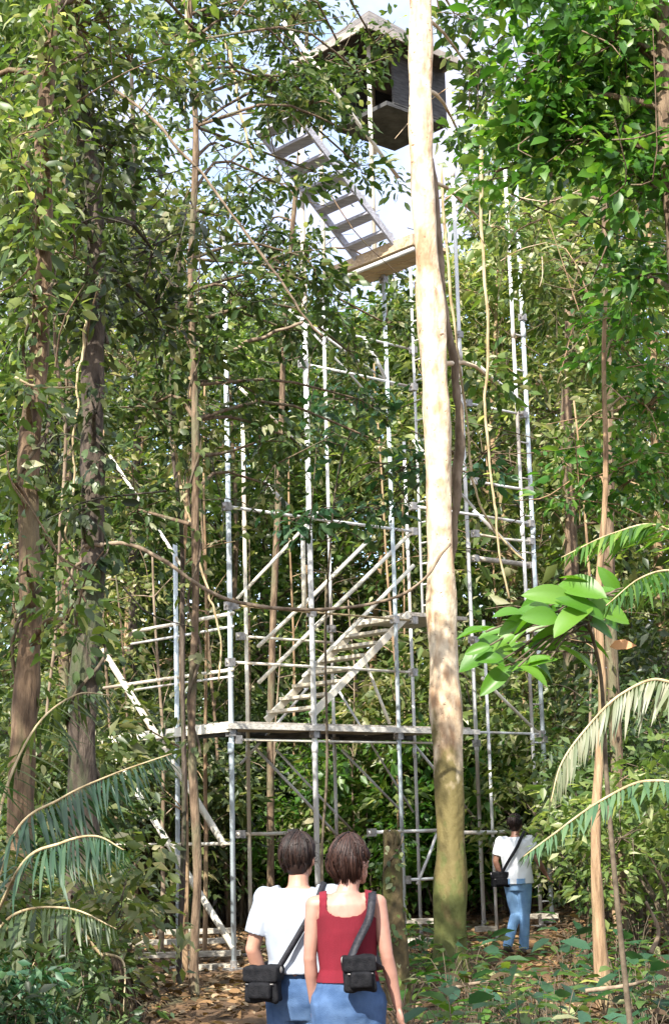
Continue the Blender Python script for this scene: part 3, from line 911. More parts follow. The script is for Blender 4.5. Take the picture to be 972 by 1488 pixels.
zK = at_b(330, 330, 0)[2]
AB, AC, AD = a_of(460, 0), a_of(583, 0), a_of(795, 0)
A2 = [a_of(362, 1.2), a_of(489, 1.2), a_of(697, 1.2)]
print('bays', AB, AC, AD, A2)
pole(0, 0, at_b(326, 340, 0)[2], .032, 'pipe_blue')
pole(AB, 0, at_b(447, 190, 0)[2], .036, 'pipe')
pole(AC, 0, at_b(560, 380, 0)[2], .028, 'pipe_blue')
pole(AD, 0, at_b(742, 215, 0)[2], .032, 'pipe_blue')
ad2 = a_of(779, 0)
pole(ad2, 0, at_b(728, 230, 0)[2], .026, 'pipe')
bF = float(np.dot(at_a(258, 1200, 0) - K, V_))
pole(0, bF, at_a(252, 790, 0)[2], .030, 'pipe_blue')
pole(A2[0], 1.2, at_b(352, 615, 1.2)[2], .026, 'pipe_cream')
pole(A2[1], 1.2, at_b(478, 430, 1.2)[2], .024, 'pipe')
pole(A2[2], 1.2, at_b(650, 85, 1.2)[2], .030, 'pipe')
pole(a_of(606, 1.2), 1.2, at_b(575, 640, 1.2)[2], .024, 'pipe')
pole(a_of(715, 0), 0, at_b(690, 900, 0)[2], .022, 'pipe')
# the web of the double leg
for z in np.arange(.5, at_b(742, 215, 0)[2] - .2, .55):
    pipe('web_rung', G(ad2, 0, z), G(AD, 0, z + .0), .012, 'pipe')


def level_b(name, p1, p2, b, r=.02, mat='pipe', z=None):
    A, B = at_b(*p1, b), at_b(*p2, b)
    zz = z if z is not None else (A[2] + B[2]) / 2
    A[2] = B[2] = zz
    coupler(A); coupler(B)
    return pipe(name, A, B, r, mat, over=.06)


def level_a(name, p1, p2, a, r=.02, mat='pipe'):
    A, B = at_a(*p1, a), at_a(*p2, a)
    A[2] = B[2] = (A[2] + B[2]) / 2
    return pipe(name, A, B, r, mat, over=.06)


for (p1, p2, b, r, m) in [((345, 1077), (645, 1078), 0, .016, 'pipe_cream'), ((335, 968), (600, 972), 0, .018, 'pipe_cream'),
                          ((350, 1211), (425, 1211), 1.2, .024, 'pipe_cream'), ((540, 1208), (645, 1208), 0.0, .024, 'pipe'),
                          ((640, 1208), (790, 1208), 0.0, .028, 'pipe'), ((590, 1277), (645, 1277), 0, .02, 'pipe'),
                          ((640, 1064), (785, 1066), 0, .018, 'pipe'), ((690, 934), (765, 934), 0, .024, 'pipe_cream'),
                          ((340, 889), (600, 893), 0, .014, 'liana_tan'), ((330, 752), (600, 758), 0, .02, 'pipe'),
                          ((600, 745), (770, 752), 0, .02, 'pipe'), ((690, 707), (768, 705), 0, .02, 'pipe'), ((680, 597), (760, 592), 0, .018, 'pipe'),
                          ((690, 780), (770, 782), 0, .018, 'pipe_cream'), ((690, 815), (770, 818), 1.2, .04, 'wood_grey'),
                          ((440, 540), (600, 552), 0, .018, 'pipe'), ((440, 480), (600, 500), 1.2, .018, 'pipe'), ((350, 930), (500, 930), 1.2, .018, 'pipe_cream')]:
    level_b('ledger', p1, p2, b, r, m)
for (p1, p2, a, r, m) in [((198, 916), (335, 893), 0, .024, 'pipe_cream'), ((195, 934), (335, 912), 0, .016, 'pipe'), ((155, 998), (335, 975), 0, .022, 'pipe_cream'),
                          ((200, 1003), (335, 982), 0, .014, 'pipe'), ((160, 1228), (335, 1226), 0, .022, 'pipe_cream')]:
    level_a('ledger', p1, p2, a, r, m)

# first deck: frame beams and planks
zd = at_b(345, 1052, 0)[2]
mb = MB()
aend = a_of(690, 0)
for i in range(5):
    b = .12 + i * .24
    mb.box(G(aend / 2 + .0, b, zd + .01), U * (aend / 2), V_ * .11, (0, 0, .022))
tpart('deck', mb, M['wood_grey'], smooth=False)
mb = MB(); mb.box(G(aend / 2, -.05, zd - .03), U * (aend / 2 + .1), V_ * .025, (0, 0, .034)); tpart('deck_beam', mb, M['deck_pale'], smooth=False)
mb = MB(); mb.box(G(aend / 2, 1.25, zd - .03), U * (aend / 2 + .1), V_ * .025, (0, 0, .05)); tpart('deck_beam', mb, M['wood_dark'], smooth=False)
bL = float(np.dot(at_a(150, 1073, 0) - K, V_))
mb = MB(); mb.box(G(-.06, bL / 2, zd - .045), U * .028, V_ * (bL / 2 + .05), (0, 0, .055)); tpart('deck_beam', mb, M['pipe_cream'], smooth=False)
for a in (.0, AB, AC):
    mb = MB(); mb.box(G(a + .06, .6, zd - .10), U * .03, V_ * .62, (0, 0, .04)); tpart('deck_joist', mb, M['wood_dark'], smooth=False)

# braces
def brace_a(p1, p2, a, r=.022, mat='pipe_cream'):
    pipe('brace', at_a(*p1, a), at_a(*p2, a), r, mat)


def brace_b(p1, p2, b, r=.02, mat='pipe'):
    pipe('brace', at_b(*p1, b), at_b(*p2, b), r, mat)


brace_a((160, 662), (270, 832), 0, .022)
brace_a((150, 945), (326, 1228), 0, .042)
brace_a((152, 1075), (340, 1378), 0, .042)
brace_b((345, 870), (462, 745), 1.2, .022, 'pipe_cream'); brace_b((350, 1110), (455, 990), 1.2, .018); brace_b((600, 640), (690, 740), 0, .02); brace_b((600, 1080), (690, 1190), 1.2, .02); brace_b((345, 560), (450, 660), 0, .02, 'pipe_cream')
pipe('pole', at_b(442, 890, .12), at_b(440, 765, .12), .03, 'pipe_cream')
brace_b((372, 1088), (497, 1222), 1.2); brace_b((402, 1090), (510, 1205), 1.2, .016); brace_b((497, 1090), (586, 1182), 1.2, .018)
brace_b((700, 985), (780, 1064), 0, .024, 'pipe_cream'); brace_b((688, 525), (756, 582), 0, .022); brace_b((688, 742), (755, 808), 0, .026)
brace_b((530, 960), (566, 1052), .4, .022, 'pipe_cream'); brace_b((640, 1195), (606, 1285), 0, .02); brace_b((530, 490), (560, 550), 0, .026)
brace_b((420, 450), (570, 560), 1.2, .018); brace_b((385, 700), (420, 738), 0.6, .03, 'pipe'); brace_b((415, 440), (560, 600), 0.0, .014)
brace_b((490, 1000), (600, 1180), 1.2, .016)


# stairs
def flight(stringers, rails, treads, r=.028):
    st = None
    root = bpy.data.objects.new('stair_flight', None); COL.objects.link(root); root.parent = tower
    for (p, q) in stringers:
        d = (q - p) / np.linalg.norm(q - p)
        side = np.cross(d, [0, 0, 1.0]); side /= np.linalg.norm(side)
        up = np.cross(side, d)
        mb = MB(); mb.box((p + q) / 2, (q - p) / 2, side * .02, up * .045)
        tpart('stringer', mb, M['pipe_cream'], root, smooth=False)
    for (p, q) in rails:
        pipe('handrail', p, q, .026, 'pipe_cream', root, over=.15)
    (p0, q0), (p1, q1) = stringers[0], stringers[1]
    for i in range(treads):
        t = (i + .5) / treads
        A = p0 + (q0 - p0) * t; B = p1 + (q1 - p1) * t
        z = (A[2] + B[2]) / 2 + .02
        A = A.copy(); B = B.copy(); A[2] = B[2] = z
        w = (B - A) / np.linalg.norm(B - A)
        dd = np.array([-w[1], w[0], 0])
        mb = MB(); mb.box((A + B) / 2, (B - A) / 2, dd * .11, (0, 0, .02))
        tpart('tread', mb, M['tread'], root, smooth=False)
    return root


# flight from the first deck up to the right
n0, n1 = at_b(452, 1040, .02), at_b(594, 892, .02)
f0, f1 = n0 + V_ * .9, n1 + V_ * .9
rail = np.array([0, 0, 1.05])
flight([(n0, n1), (f0, f1)], [(n0 + rail, n1 + rail), (f0 + rail, f1 + rail), (f0 + rail * .55, f1 + rail * .55), (n0 + rail * .55, n1 + rail * .55)], 8)
# landing at its head, next flight doubling back, and one more
z2 = n1[2]
a1 = float(np.dot(n1 - K, U))
mb = MB(); mb.box(G(a1 + .55, .55, z2), U * .55, V_ * .55, (0, 0, .025)); tpart('landing', mb, M['wood_grey'], smooth=False)
# upper landing with the pale board edge
AE = 2.2
e0, e1 = at_a(482, 408, AE), at_a(600, 338, AE)
zu = (e0[2] + e1[2]) / 2
be0, be1 = float(np.dot(e0 - K, V_)), float(np.dot(e1 - K, V_))
bm, bh = (be0 + be1) / 2, abs(be0 - be1) / 2
mb = MB()
for i in range(3):
    mb.box(G(AE + .11 + i * .22, bm, zu), U * .10, V_ * bh, (0, 0, .022))
tpart('landing', mb, M['wood_plank'], smooth=False)
mb = MB(); mb.box(G(AE - .03, bm, zu), U * .025, V_ * (bh + .04), (0, 0, .075)); tpart('landing_edge', mb, M['wood_plank'], smooth=False)
pipe('ledger', G(AE - .1, bm - bh - .1, zu - .17), G(AE - .1, bm + bh + .1, zu - .17), .03, 'pipe')
al = a_of(640, .5)
for db in (.3, .7):
    pipe('ladder_rail', G(al, db, z2), G(al, db, zu + .9), .02, 'pipe')
for z in np.arange(z2 + .25, zu + .8, .3):
    pipe('ladder_rung', G(al, .3, z), G(al, .7, z), .012, 'pipe')
# top flight climbing up and to the left from that landing
w0, w1 = G(AE - .02, bm + bh - .55, zu + .05), G(AE - 1.75, bm + bh - .55, zu + 1.5)
x0, x1 = G(AE - .02, bm + bh - 1.30, zu + .05), G(AE - 1.75, bm + bh - 1.30, zu + 1.5)
fl = flight([(w0, w1), (x0, x1)], [(x0 + rail, x1 + rail)], 7)
for ch in fl.children:
    if ch.name.startswith('tread') or ch.name.startswith('stringer'):
        ch.data.materials[0] = M['wood_slate']
# lookout: floor, posts, wall boards, hipped roof
c0 = at_b(550, 178, .3); ca, cb, cz = float(np.dot(c0 - K, U)), .3, c0[2]
hs = .62
ze = at_b(545, 96, .3)[2]
zap = ze + .85
ca2 = ca - .12
for (i, j) in ((-1, -1), (1, -1), (1, 1), (-1, 1)):
    pipe('roof_post', G(ca2 + i * hs * .85, cb + j * hs * .85, zu if i < 0 else cz - .2), G(ca2 + i * hs * .85, cb + j * hs * .85, ze + .1), .03, 'pipe_cream')
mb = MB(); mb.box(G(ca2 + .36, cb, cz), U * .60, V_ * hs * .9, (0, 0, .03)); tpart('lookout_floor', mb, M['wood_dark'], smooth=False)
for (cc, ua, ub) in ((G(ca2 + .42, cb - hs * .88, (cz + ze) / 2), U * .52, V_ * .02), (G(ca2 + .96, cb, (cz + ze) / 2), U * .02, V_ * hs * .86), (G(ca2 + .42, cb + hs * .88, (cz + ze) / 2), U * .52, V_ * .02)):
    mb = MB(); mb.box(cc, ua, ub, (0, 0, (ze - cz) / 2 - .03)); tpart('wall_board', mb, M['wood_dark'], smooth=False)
for (i) in (0,):
    pass
mb = MB()
R = hs + .27
cor = [G(ca2 + i * R, cb + j * R, ze) for (i, j) in ((-1, -1), (1, -1), (1, 1), (-1, 1))]
apx = G(ca2, cb, zap)
Vv = cor + [apx] + [c - np.array([0, 0, .05]) for c in cor] + [apx - np.array([0, 0, .07])]
mb.add(Vv, [(0, 1, 4), (1, 2, 4), (2, 3, 4), (3, 0, 4), (6, 5, 9), (7, 6, 9), (8, 7, 9), (5, 8, 9), (0, 5, 6, 1), (1, 6, 7, 2), (2, 7, 8, 3), (3, 8, 5, 0)])
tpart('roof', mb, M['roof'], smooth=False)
for i in range(4):
    p, q = cor[i], cor[(i + 1) % 4]
    mb = MB(); d = (q - p) / 2; nrm = np.cross(d / np.linalg.norm(d), [0, 0, 1.])
    mb.box((p + q) / 2 + nrm * .018 - np.array([0, 0, .03]), d * .98, nrm * .012, (0, 0, .05)); tpart('fascia', mb, M['fascia'], smooth=False)
# sleepers at the foot
def sleeper(px0, px1, Y, z, mat='sleeper', hy=.07, hz=.032):
    p, q = at(px0, 1360, Y), at(px1, 1360, Y)
    zz = float(gz((p[0] + q[0]) / 2, Y)) + z
    mb = MB(); mb.box(((p[0] + q[0]) / 2, Y, zz), ((q[0] - p[0]) / 2, 0, 0), (0, hy, 0), (0, 0, hz)); tpart('sleeper', mb, M[mat], smooth=False)


for (x0, x1, Y, z) in [(230, 340, 23.6, .16), (165, 345, 22.4, .14), (172, 350, 21.3, .12), (255, 350, 20.5, .03), (588, 642, 21.9, .32), (588, 642, 21.3, .12), (690, 722, 23, .18), (768, 812, 23.2, .2)]:
    sleeper(x0, x1, Y, z)
sleeper(588, 650, 21.6, -.01, 'red_shadow_board', .1, .08)
for z in (zd, z2, zu):
    for (a, b) in ((0, 0), (AB, 0), (AC, 0), (AD, 0), (A2[1], 1.2), (A2[2], 1.2)):
        coupler(G(a, b, z - .1))

# ------------------------------------------------------------------ palms and fronds
def frond_mb(mb_r, pts, n, ln, width, rng, droop=.7, r=.012):
    """rachis tube + leaflets; returns leaf arrays"""
    P = smooth_path(pts, 40)
    mb_r.tube(P, np.linspace(r, r * .25, 40), 6)
    T = np.gradient(P, axis=0); T = norm(T)
    pos, ax, nz, L = [], [], [], []
    for i in range(n):
        t = .14 + .86 * i / (n - 1)
        k = t * 39; i0 = min(int(k), 38); p = P[i0] + (P[i0 + 1] - P[i0]) * (k - i0)
        tg = T[i0]
        side = np.cross(tg, [0, 0, 1.0]); side = side / (np.linalg.norm(side) + 1e-6)
        sc = math.sin(math.pi * (0.18 + .78 * t)) ** .7
        for s in (-1, 1):
            if rng.random() < .06: continue
            d = side * s * (1 - droop * .4) + tg * .55 + np.array([0, 0, -droop]) + rng.normal(size=3) * .13
            pos.append(p); ax.append(d); nz.append(np.array([0, 0, 1.0]) + side * s * .5); L.append(ln * sc * rng.uniform(.65, 1.15))
    return pos, ax, nz, L


BLADE = (np.array([[0, 0, 0], [.3, 0, .0], [.65, 0, -.07], [1, 0, -.22], [.25, .5, .01], [.62, .42, -.06], [.25, -.5, .01], [.62, -.42, -.06]]), LEAF_B[1])


def frond(parent, base, pts, n, ln, width, mat, droop=.7, r=.012, label=None):
    mb = MB()
    pos, ax, nz, L = frond_mb(mb, pts, n, ln, width, RNG, droop, r)
    me = leaves_mesh('frond', np.array(pos) - base, np.array(ax), np.array(nz), np.array(L), width / ln, BLADE)
    o = link('frond', me, mat, parent, smooth=False)
    mb.build('rachis', M['liana_tan'], o, origin=base)
    if label: o['label'] = label
    return o


def palm(name, base, zc, r, fronds, label, n=34):
    root = empty(name, base, label, 'palm')
    mb = MB(); P = smooth_path([base - [0, 0, .2], base + [.03, 0, zc * .5], base + [0, 0, zc]], 20)
    mb.tube(P, np.linspace(r * 1.2, r, 20), 10, jitter=.2); mb.build('stem', M['bark_brown'], root, origin=base)
    c = base + np.array([0, 0, zc])
    for (pts, ln, wd, mat, droop, nn) in fronds:
        frond(root, base, [c] + pts, nn, ln, wd, M[mat], droop)
    return root


# left palm with blue green fronds
bp = onground(-30, 9.5)
bp_c = bp + np.array([0, 0, 1.0])
palm('blue_green_palm', bp, .95, .07, [
    ([at(20, 1215, 9.4), at(90, 1160, 9.3), at(165, 1125, 9.2), at(250, 1095, 9.1)], .42, .022, 'leaf_teal', .75, 62),
    ([at(30, 1260, 8.8), at(90, 1225, 8.6), at(140, 1215, 8.5), at(180, 1235, 8.4)], .36, .02, 'leaf_teal', .7, 52),
    ([at(-40, 1150, 9.6), at(-60, 1050, 9.8), at(-40, 980, 10)], .4, .035, 'leaf_teal', .8, 34),
    ([at(0, 1180, 10), at(50, 1060, 10.3), at(110, 1010, 10.6), at(160, 1010, 10.8)], .4, .035, 'leaf_dark', .8, 36),
    ([at(20, 1330, 9.3), at(100, 1320, 9.1), at(170, 1350, 9.0)], .34, .03, 'leaf_dark', .8, 34),
], 'blue green palm with drooping feathered fronds at the lower left edge')
# right palm: arching frond coloured pale as if sunlit, green fronds below
bq = onground(1030, 9.0)
palm('arching_palm', bq, 1.15, .07, [
    ([at(1000, 1040, 9.0), at(960, 988, 9.0), at(900, 1010, 8.95), at(850, 1060, 8.9), at(815, 1110, 8.85), at(800, 1165, 8.8)], .28, .024, 'leaf_sunlit', .9, 60),
    ([at(1000, 1160, 9), at(940, 1135, 8.9), at(870, 1165, 8.8), at(800, 1215, 8.7), at(760, 1245, 8.65)], .26, .026, 'leaf_frond', .3, 60),
    ([at(1050, 1050, 9.2), at(1080, 950, 9.4), at(1130, 900, 9.6)], .3, .035, 'leaf_frond', .7, 34),
], 'palm at the lower right edge with one arching frond coloured sunlit over green ones')
bq2 = onground(1060, 10.0)
palm('tall_palm', bq2, 2.35, .06, [
    ([at(1030, 830, 10), at(960, 765, 9.95), at(890, 775, 9.9), at(815, 810, 9.8)], .36, .03, 'leaf_bright', .3, 56),
    ([at(1030, 860, 10), at(980, 830, 9.8), at(930, 840, 9.6), at(880, 880, 9.5)], .34, .03, 'leaf_bright', .45, 50),
    ([at(1080, 800, 10.2), at(1130, 760, 10.5), at(1200, 780, 10.7)], .36, .04, 'leaf_bright', .6, 34),
], 'taller palm at the right edge with two fresh green fronds beside the pale stem')


# broad bright leaves hanging at the right of the tower
def big_leaf_plant(name, base, stem_pts, leaves, mat, label, stemmat='twig', cat='plant'):
    root = empty(name, base, label, cat)
    mb = MB(); P = smooth_path(stem_pts, 24); mb.tube(P, np.linspace(.02, .01, 24), 7)
    for (p, d, ln, w, up) in leaves:
        i = int(np.argmin(np.linalg.norm(P - p, axis=1)))
        mb.tube(smooth_path([P[i], (P[i] + p) / 2 + np.array([0, 0, .05]), p], 6), .006, 5)
    mb.build('stem', M[stemmat], root, origin=base)
    pos = np.array([l[0] for l in leaves]); ax = np.array([l[1] for l in leaves]); L = np.array([l[2] for l in leaves])
    nz = np.array([l[4] for l in leaves]); asp = np.array([l[3] for l in leaves])
    # rounder leaf with a subdivided edge
    us = np.linspace(0, 1, 9); T = []; Fq = []
    for u in us:
        hw = .5 * math.sin(math.pi * min(1, u * .93 + .05)) ** .8 if 0 < u < 1 else (.02 if u == 0 else 0.0)
        for s in (-1, -.5, 0, .5, 1):
            T.append((u, s * hw, -.25 * u * u + .10 * abs(s) * math.sin(math.pi * u)))
    for i in range(8):
        for j in range(4):
            a = i * 5 + j
            Fq.append((a, a + 5, a + 6, a + 1))
    me = leaves_mesh('foliage', pos - base, ax, nz, L, asp, (np.array(T), Fq))
    link('foliage', me, mat, root)
    return root


bb = onground(905, 10.5)
LV = []
for i in range(64):
    u = (i * .618) % 1
    px = 712 + 165 * u + random.uniform(-12, 12)
    py = 908 + 28 * math.sin(u * 5.2 + .4) + random.uniform(-38, 38) * (.5 + .7 * math.sin(math.pi * u))
    sg = random.choice((-1, -1, 1))
    LV.append((at(px, py, 10.4 + random.uniform(-.6, .5)), np.array([sg * random.uniform(.5, 1), random.uniform(-.5, .3), random.uniform(-.5, .45)]), random.uniform(.12, .34), random.uniform(.36, .62),
               np.array([0, -.6, .75]) + RNG.normal(size=3) * .3))
for i in range(16):
    px, py = 830 + 105 * ((i * .618) % 1), 850 + 60 * ((i * .377) % 1)
    LV.append((at(px, py, 10.5 + random.uniform(-.3, .4)), np.array([random.uniform(-.6, 1), random.uniform(-.5, .3), random.uniform(-.3, .5)]), random.uniform(.12, .26), random.uniform(.4, .6), np.array([0, -.6, .75]) + RNG.normal(size=3) * .35))
big_leaf_plant('broad_leaf_plant', bb, [bb, at(895, 1300, 10.5), at(880, 1120, 10.5), at(872, 980, 10.5), at(850, 890, 10.4)], LV, M['leaf_fresh'],
               'plant with large rounded bright green leaves in front of the right tower leg')
# orange dead leaf on its stem
p = at(885, 940, 10.4)
me = leaves_mesh('dead_leaf', np.zeros((1, 3)), np.array([[1, -.2, .12]]), np.array([[.1, -.8, .5]]), np.array([.17]), np.array([.55]), LEAF_B)
o = link('dead_leaf', me, M['dead_orange'], smooth=False); o.location = Vector(p)
tag(o, 'single orange dead leaf hanging beside the pale tan stem', 'leaf')

# small understory plants, near and lower right
GP = 'small broad leafed plants on the forest floor'


def small_plant(n, ln, asp, mat, label, h=.45):
    root = empty('undergrowth_plant', (0, 0, 0), label, 'plant', GP)
    mb = MB(); pos, ax, nz, L = [], [], [], []
    for i in range(n):
        a = i * 2.4 + RNG.random() * .5; t = (i + .6) / n
        tip = np.array([math.cos(a) * (.28 - .16 * t), math.sin(a) * (.28 - .16 * t), h * (.25 + .75 * t)])
        mb.tube(smooth_path([(0, 0, -.05), tip * .5 + [0, 0, h * .15], tip], 6), [.006, .005, .005, .004, .003, .003], 5)
        pos.append(tip); ax.append([math.cos(a), math.sin(a), .1 + RNG.normal() * .25]); nz.append([RNG.normal() * .3, RNG.normal() * .3, 1]); L.append(ln * RNG.uniform(.7, 1.2))
    mb.build('stem', M['twig'], root)
    link('foliage', leaves_mesh('foliage', np.array(pos), np.array(ax), np.array(nz), np.array(L), asp, LEAF_B), mat, root, smooth=False)
    return root


pl = [small_plant(12, .24, .5, M['leaf_teal'], 'small blue green plant among the leaf litter'),
      small_plant(14, .2, .45, M['leaf_mid'], 'small mid green plant among the leaf litter'),
      small_plant(11, .26, .4, M['leaf_bright'], 'small fresh green plant among the leaf litter'),
      small_plant(14, .2, .35, M['leaf_dead'], 'small withered brown plant among the leaf litter')]
up = [False] * 4
pts = []
for i in range(80):
    px = 560 + 440 * ((i * .618 + .2) % 1); Y = 11 + 9 * ((i * .755) % 1)
    pts.append((px, Y, (0, 1, 0, 2, 3, 0, 1)[i % 7]))
for i in range(24):
    px = -30 + 340 * ((i * .618 + .1) % 1); Y = 10.5 + 9 * ((i * .755 + .3) % 1)
    pts.append((px, Y, (3, 1, 3, 1, 3)[i % 5]))
for (px, Y, kd) in pts:
    if 690 < px < 800 and Y > 18.0: continue
    if 150 < px < 345 and Y > 11.5: continue
    if 330 < px < 600 and Y < 12: continue
    g = onground(px, Y); s = random.uniform(.6, 1.15)
    if not up[kd]:
        up[kd] = True; r = pl[kd]; r.location = Vector(g); r.scale = (s, s, s)
    else:
        tree_copy(pl[kd], g, random.uniform(0, 6.28), (s, s, s))

# dead fronds and dark scrub heaped at the lower left
for i, (x0, y0, x1, y1, x2, y2, Y) in enumerate([(150, 1390, 90, 1330, 40, 1420, 9.4), (150, 1385, 180, 1400, 180, 1470, 9.2)]):
    base = at(x0, y0, Y)
    root = empty('dead_frond', base, ['brown dead palm frond drooping left at the lower left', 'brown dead palm frond hanging straight down at the lower left'][i], 'dead frond')
    frond(root, base, [base, at(x1, y1, Y), at(x2, y2, Y - .2)], 30, .3, .022, M['leaf_dead'], 1.0, .01)
for (i, (px, Y, lf, h, lab)) in enumerate([(40, 10.6, 'leaf_dark', .75, 'dark green scrub under the blue green palm'), (85, 11.5, 'leaf_dead', .6, 'withered brown scrub behind the blue green palm'),
                                          (45, 15, 'leaf_dark', .8, 'dark green scrub between the two left hand trunks'), (60, 14, 'leaf_olive', .8, 'olive scrub at the foot of the dark trunk'), (30, 10.0, 'leaf_olive', .8, 'shaggy olive brown scrub between the blue green palm and the dark trunk'), (20, 8.6, 'leaf_dark', .62, 'dark scrub heaped under the lowest blue green frond'), (5, 8.4, 'leaf_teal', .5, 'blue green scrub in the lower left corner'), (95, 9.0, 'leaf_dark', .5, 'low dark scrub in front of the blue green palm')]):
    r = proto_shrub(2.0, 1.0, 90, M[lf], .12, lab, k=20, rc=.25)
    g = onground(px, Y); r.location = Vector(g); r.scale = (h, h, h)
    r['group'] = 'scrub at the lower left'
# fallen sticks
for (x0, y0, x1, y1, Y, lab) in [(25, 1470, 165, 1375, 10, 'long pale fallen stick leaning at the lower left'), (945, 1385, 938, 1310, 12, 'short pale stick upright in the undergrowth at the right'),
                                 (640, 1440, 720, 1425, 14, 'brown fallen branch lying right of the pale trunk'), (850, 1440, 940, 1425, 12, 'pale fallen branch lying in the right undergrowth'), (120, 1330, 180, 1400, 10.5, 'grey broken stick under the blue green palm')]:
    p, q = at(x0, y0, Y), at(x1, y1, Y)
    for w in (p, q):
        w[2] = max(w[2], float(gz(w[0], w[1])) + .02)
    mb = MB(); mb.tube(smooth_path([p, (p + q) / 2 + RNG.normal(size=3) * .03, q], 14), np.linspace(.018, .01, 14), 7, jitter=.3)
    o = mb.build('fallen_stick', M['liana_brown'], origin=p); o.location = Vector(p)
    tag(o, lab, 'stick')

# ------------------------------------------------------------------ people
def remeshed(mb, name, voxel, smooth=4, wrinkle=0.0, wscale=9.0, wz=.35):
    me = mb.mesh(name + '_raw')
    tmp = bpy.data.objects.new('tmp', me); COL.objects.link(tmp)
    m = tmp.modifiers.new('r', 'REMESH'); m.mode = 'VOXEL'; m.voxel_size = voxel; m.adaptivity = 0
    if smooth:
        s = tmp.modifiers.new('s', 'SMOOTH'); s.factor = .5; s.iterations = smooth
    dg = bpy.context.evaluated_depsgraph_get()
    out = bpy.data.meshes.new_from_object(tmp.evaluated_get(dg))
    bpy.data.objects.remove(tmp)
    bpy.data.meshes.remove(me)
    if wrinkle:
        n = len(out.vertices)
        co = np.empty(n * 3); out.vertices.foreach_get('co', co); co = co.reshape(-1, 3)
        nn = np.empty(n * 3); out.vertices.foreach_get('normal', nn); nn = nn.reshape(-1, 3)
        d = np.array([noise.noise(Vector((p[0] * wscale + 3, p[1] * wscale, p[2] * wscale * wz + p[0] * 4))) + .5 * noise.noise(Vector((p[0] * wscale * 2.3, p[1] * wscale * 2.3 + 9, p[2] * wscale * 1.5))) for p in co])
        co += nn * (d * wrinkle)[:, None]
        out.vertices.foreach_set('co', co.ravel()); out.update()
    out.name = name
    return out


def Rz(a):
    c, s = math.cos(a), math.sin(a)
    return np.array([[c, -s, 0], [s, c, 0], [0, 0, 1]])


def hand(mb, wrist, d, side, s=1.0):
    """palm and five fingers hanging along d; side = thumb direction"""
    d = np.asarray(d, float); d /= np.linalg.norm(d)
    side = np.asarray(side, float); side -= d * np.dot(side, d); side /= np.linalg.norm(side)
    nrm = np.cross(d, side)
    R = np.stack([side * .038 * s, nrm * .016 * s, d * .05 * s], 1)
    mb.ellipsoid(wrist + d * .048 * s, (1, 1, 1), R, 14, 10)
    for k, (o, ln) in enumerate(((.026, .068), (.009, .076), (-.009, .070), (-.025, .055))):
        p0 = wrist + d * .07 * s + side * o * s
        p1 = p0 + d * ln * .5 * s + nrm * .008 * s
        p2 = p0 + d * ln * .95 * s + nrm * .026 * s
        mb.capsule([p0, p1, p2], [.0085 * s, .008 * s, .0068 * s], 8)
    p0 = wrist + d * .03 * s + side * .028 * s
    mb.capsule([p0, p0 + d * .03 * s + side * .018 * s, p0 + d * .055 * s + side * .02 * s + nrm * .012 * s], [.011 * s, .0095 * s, .008 * s], 8)


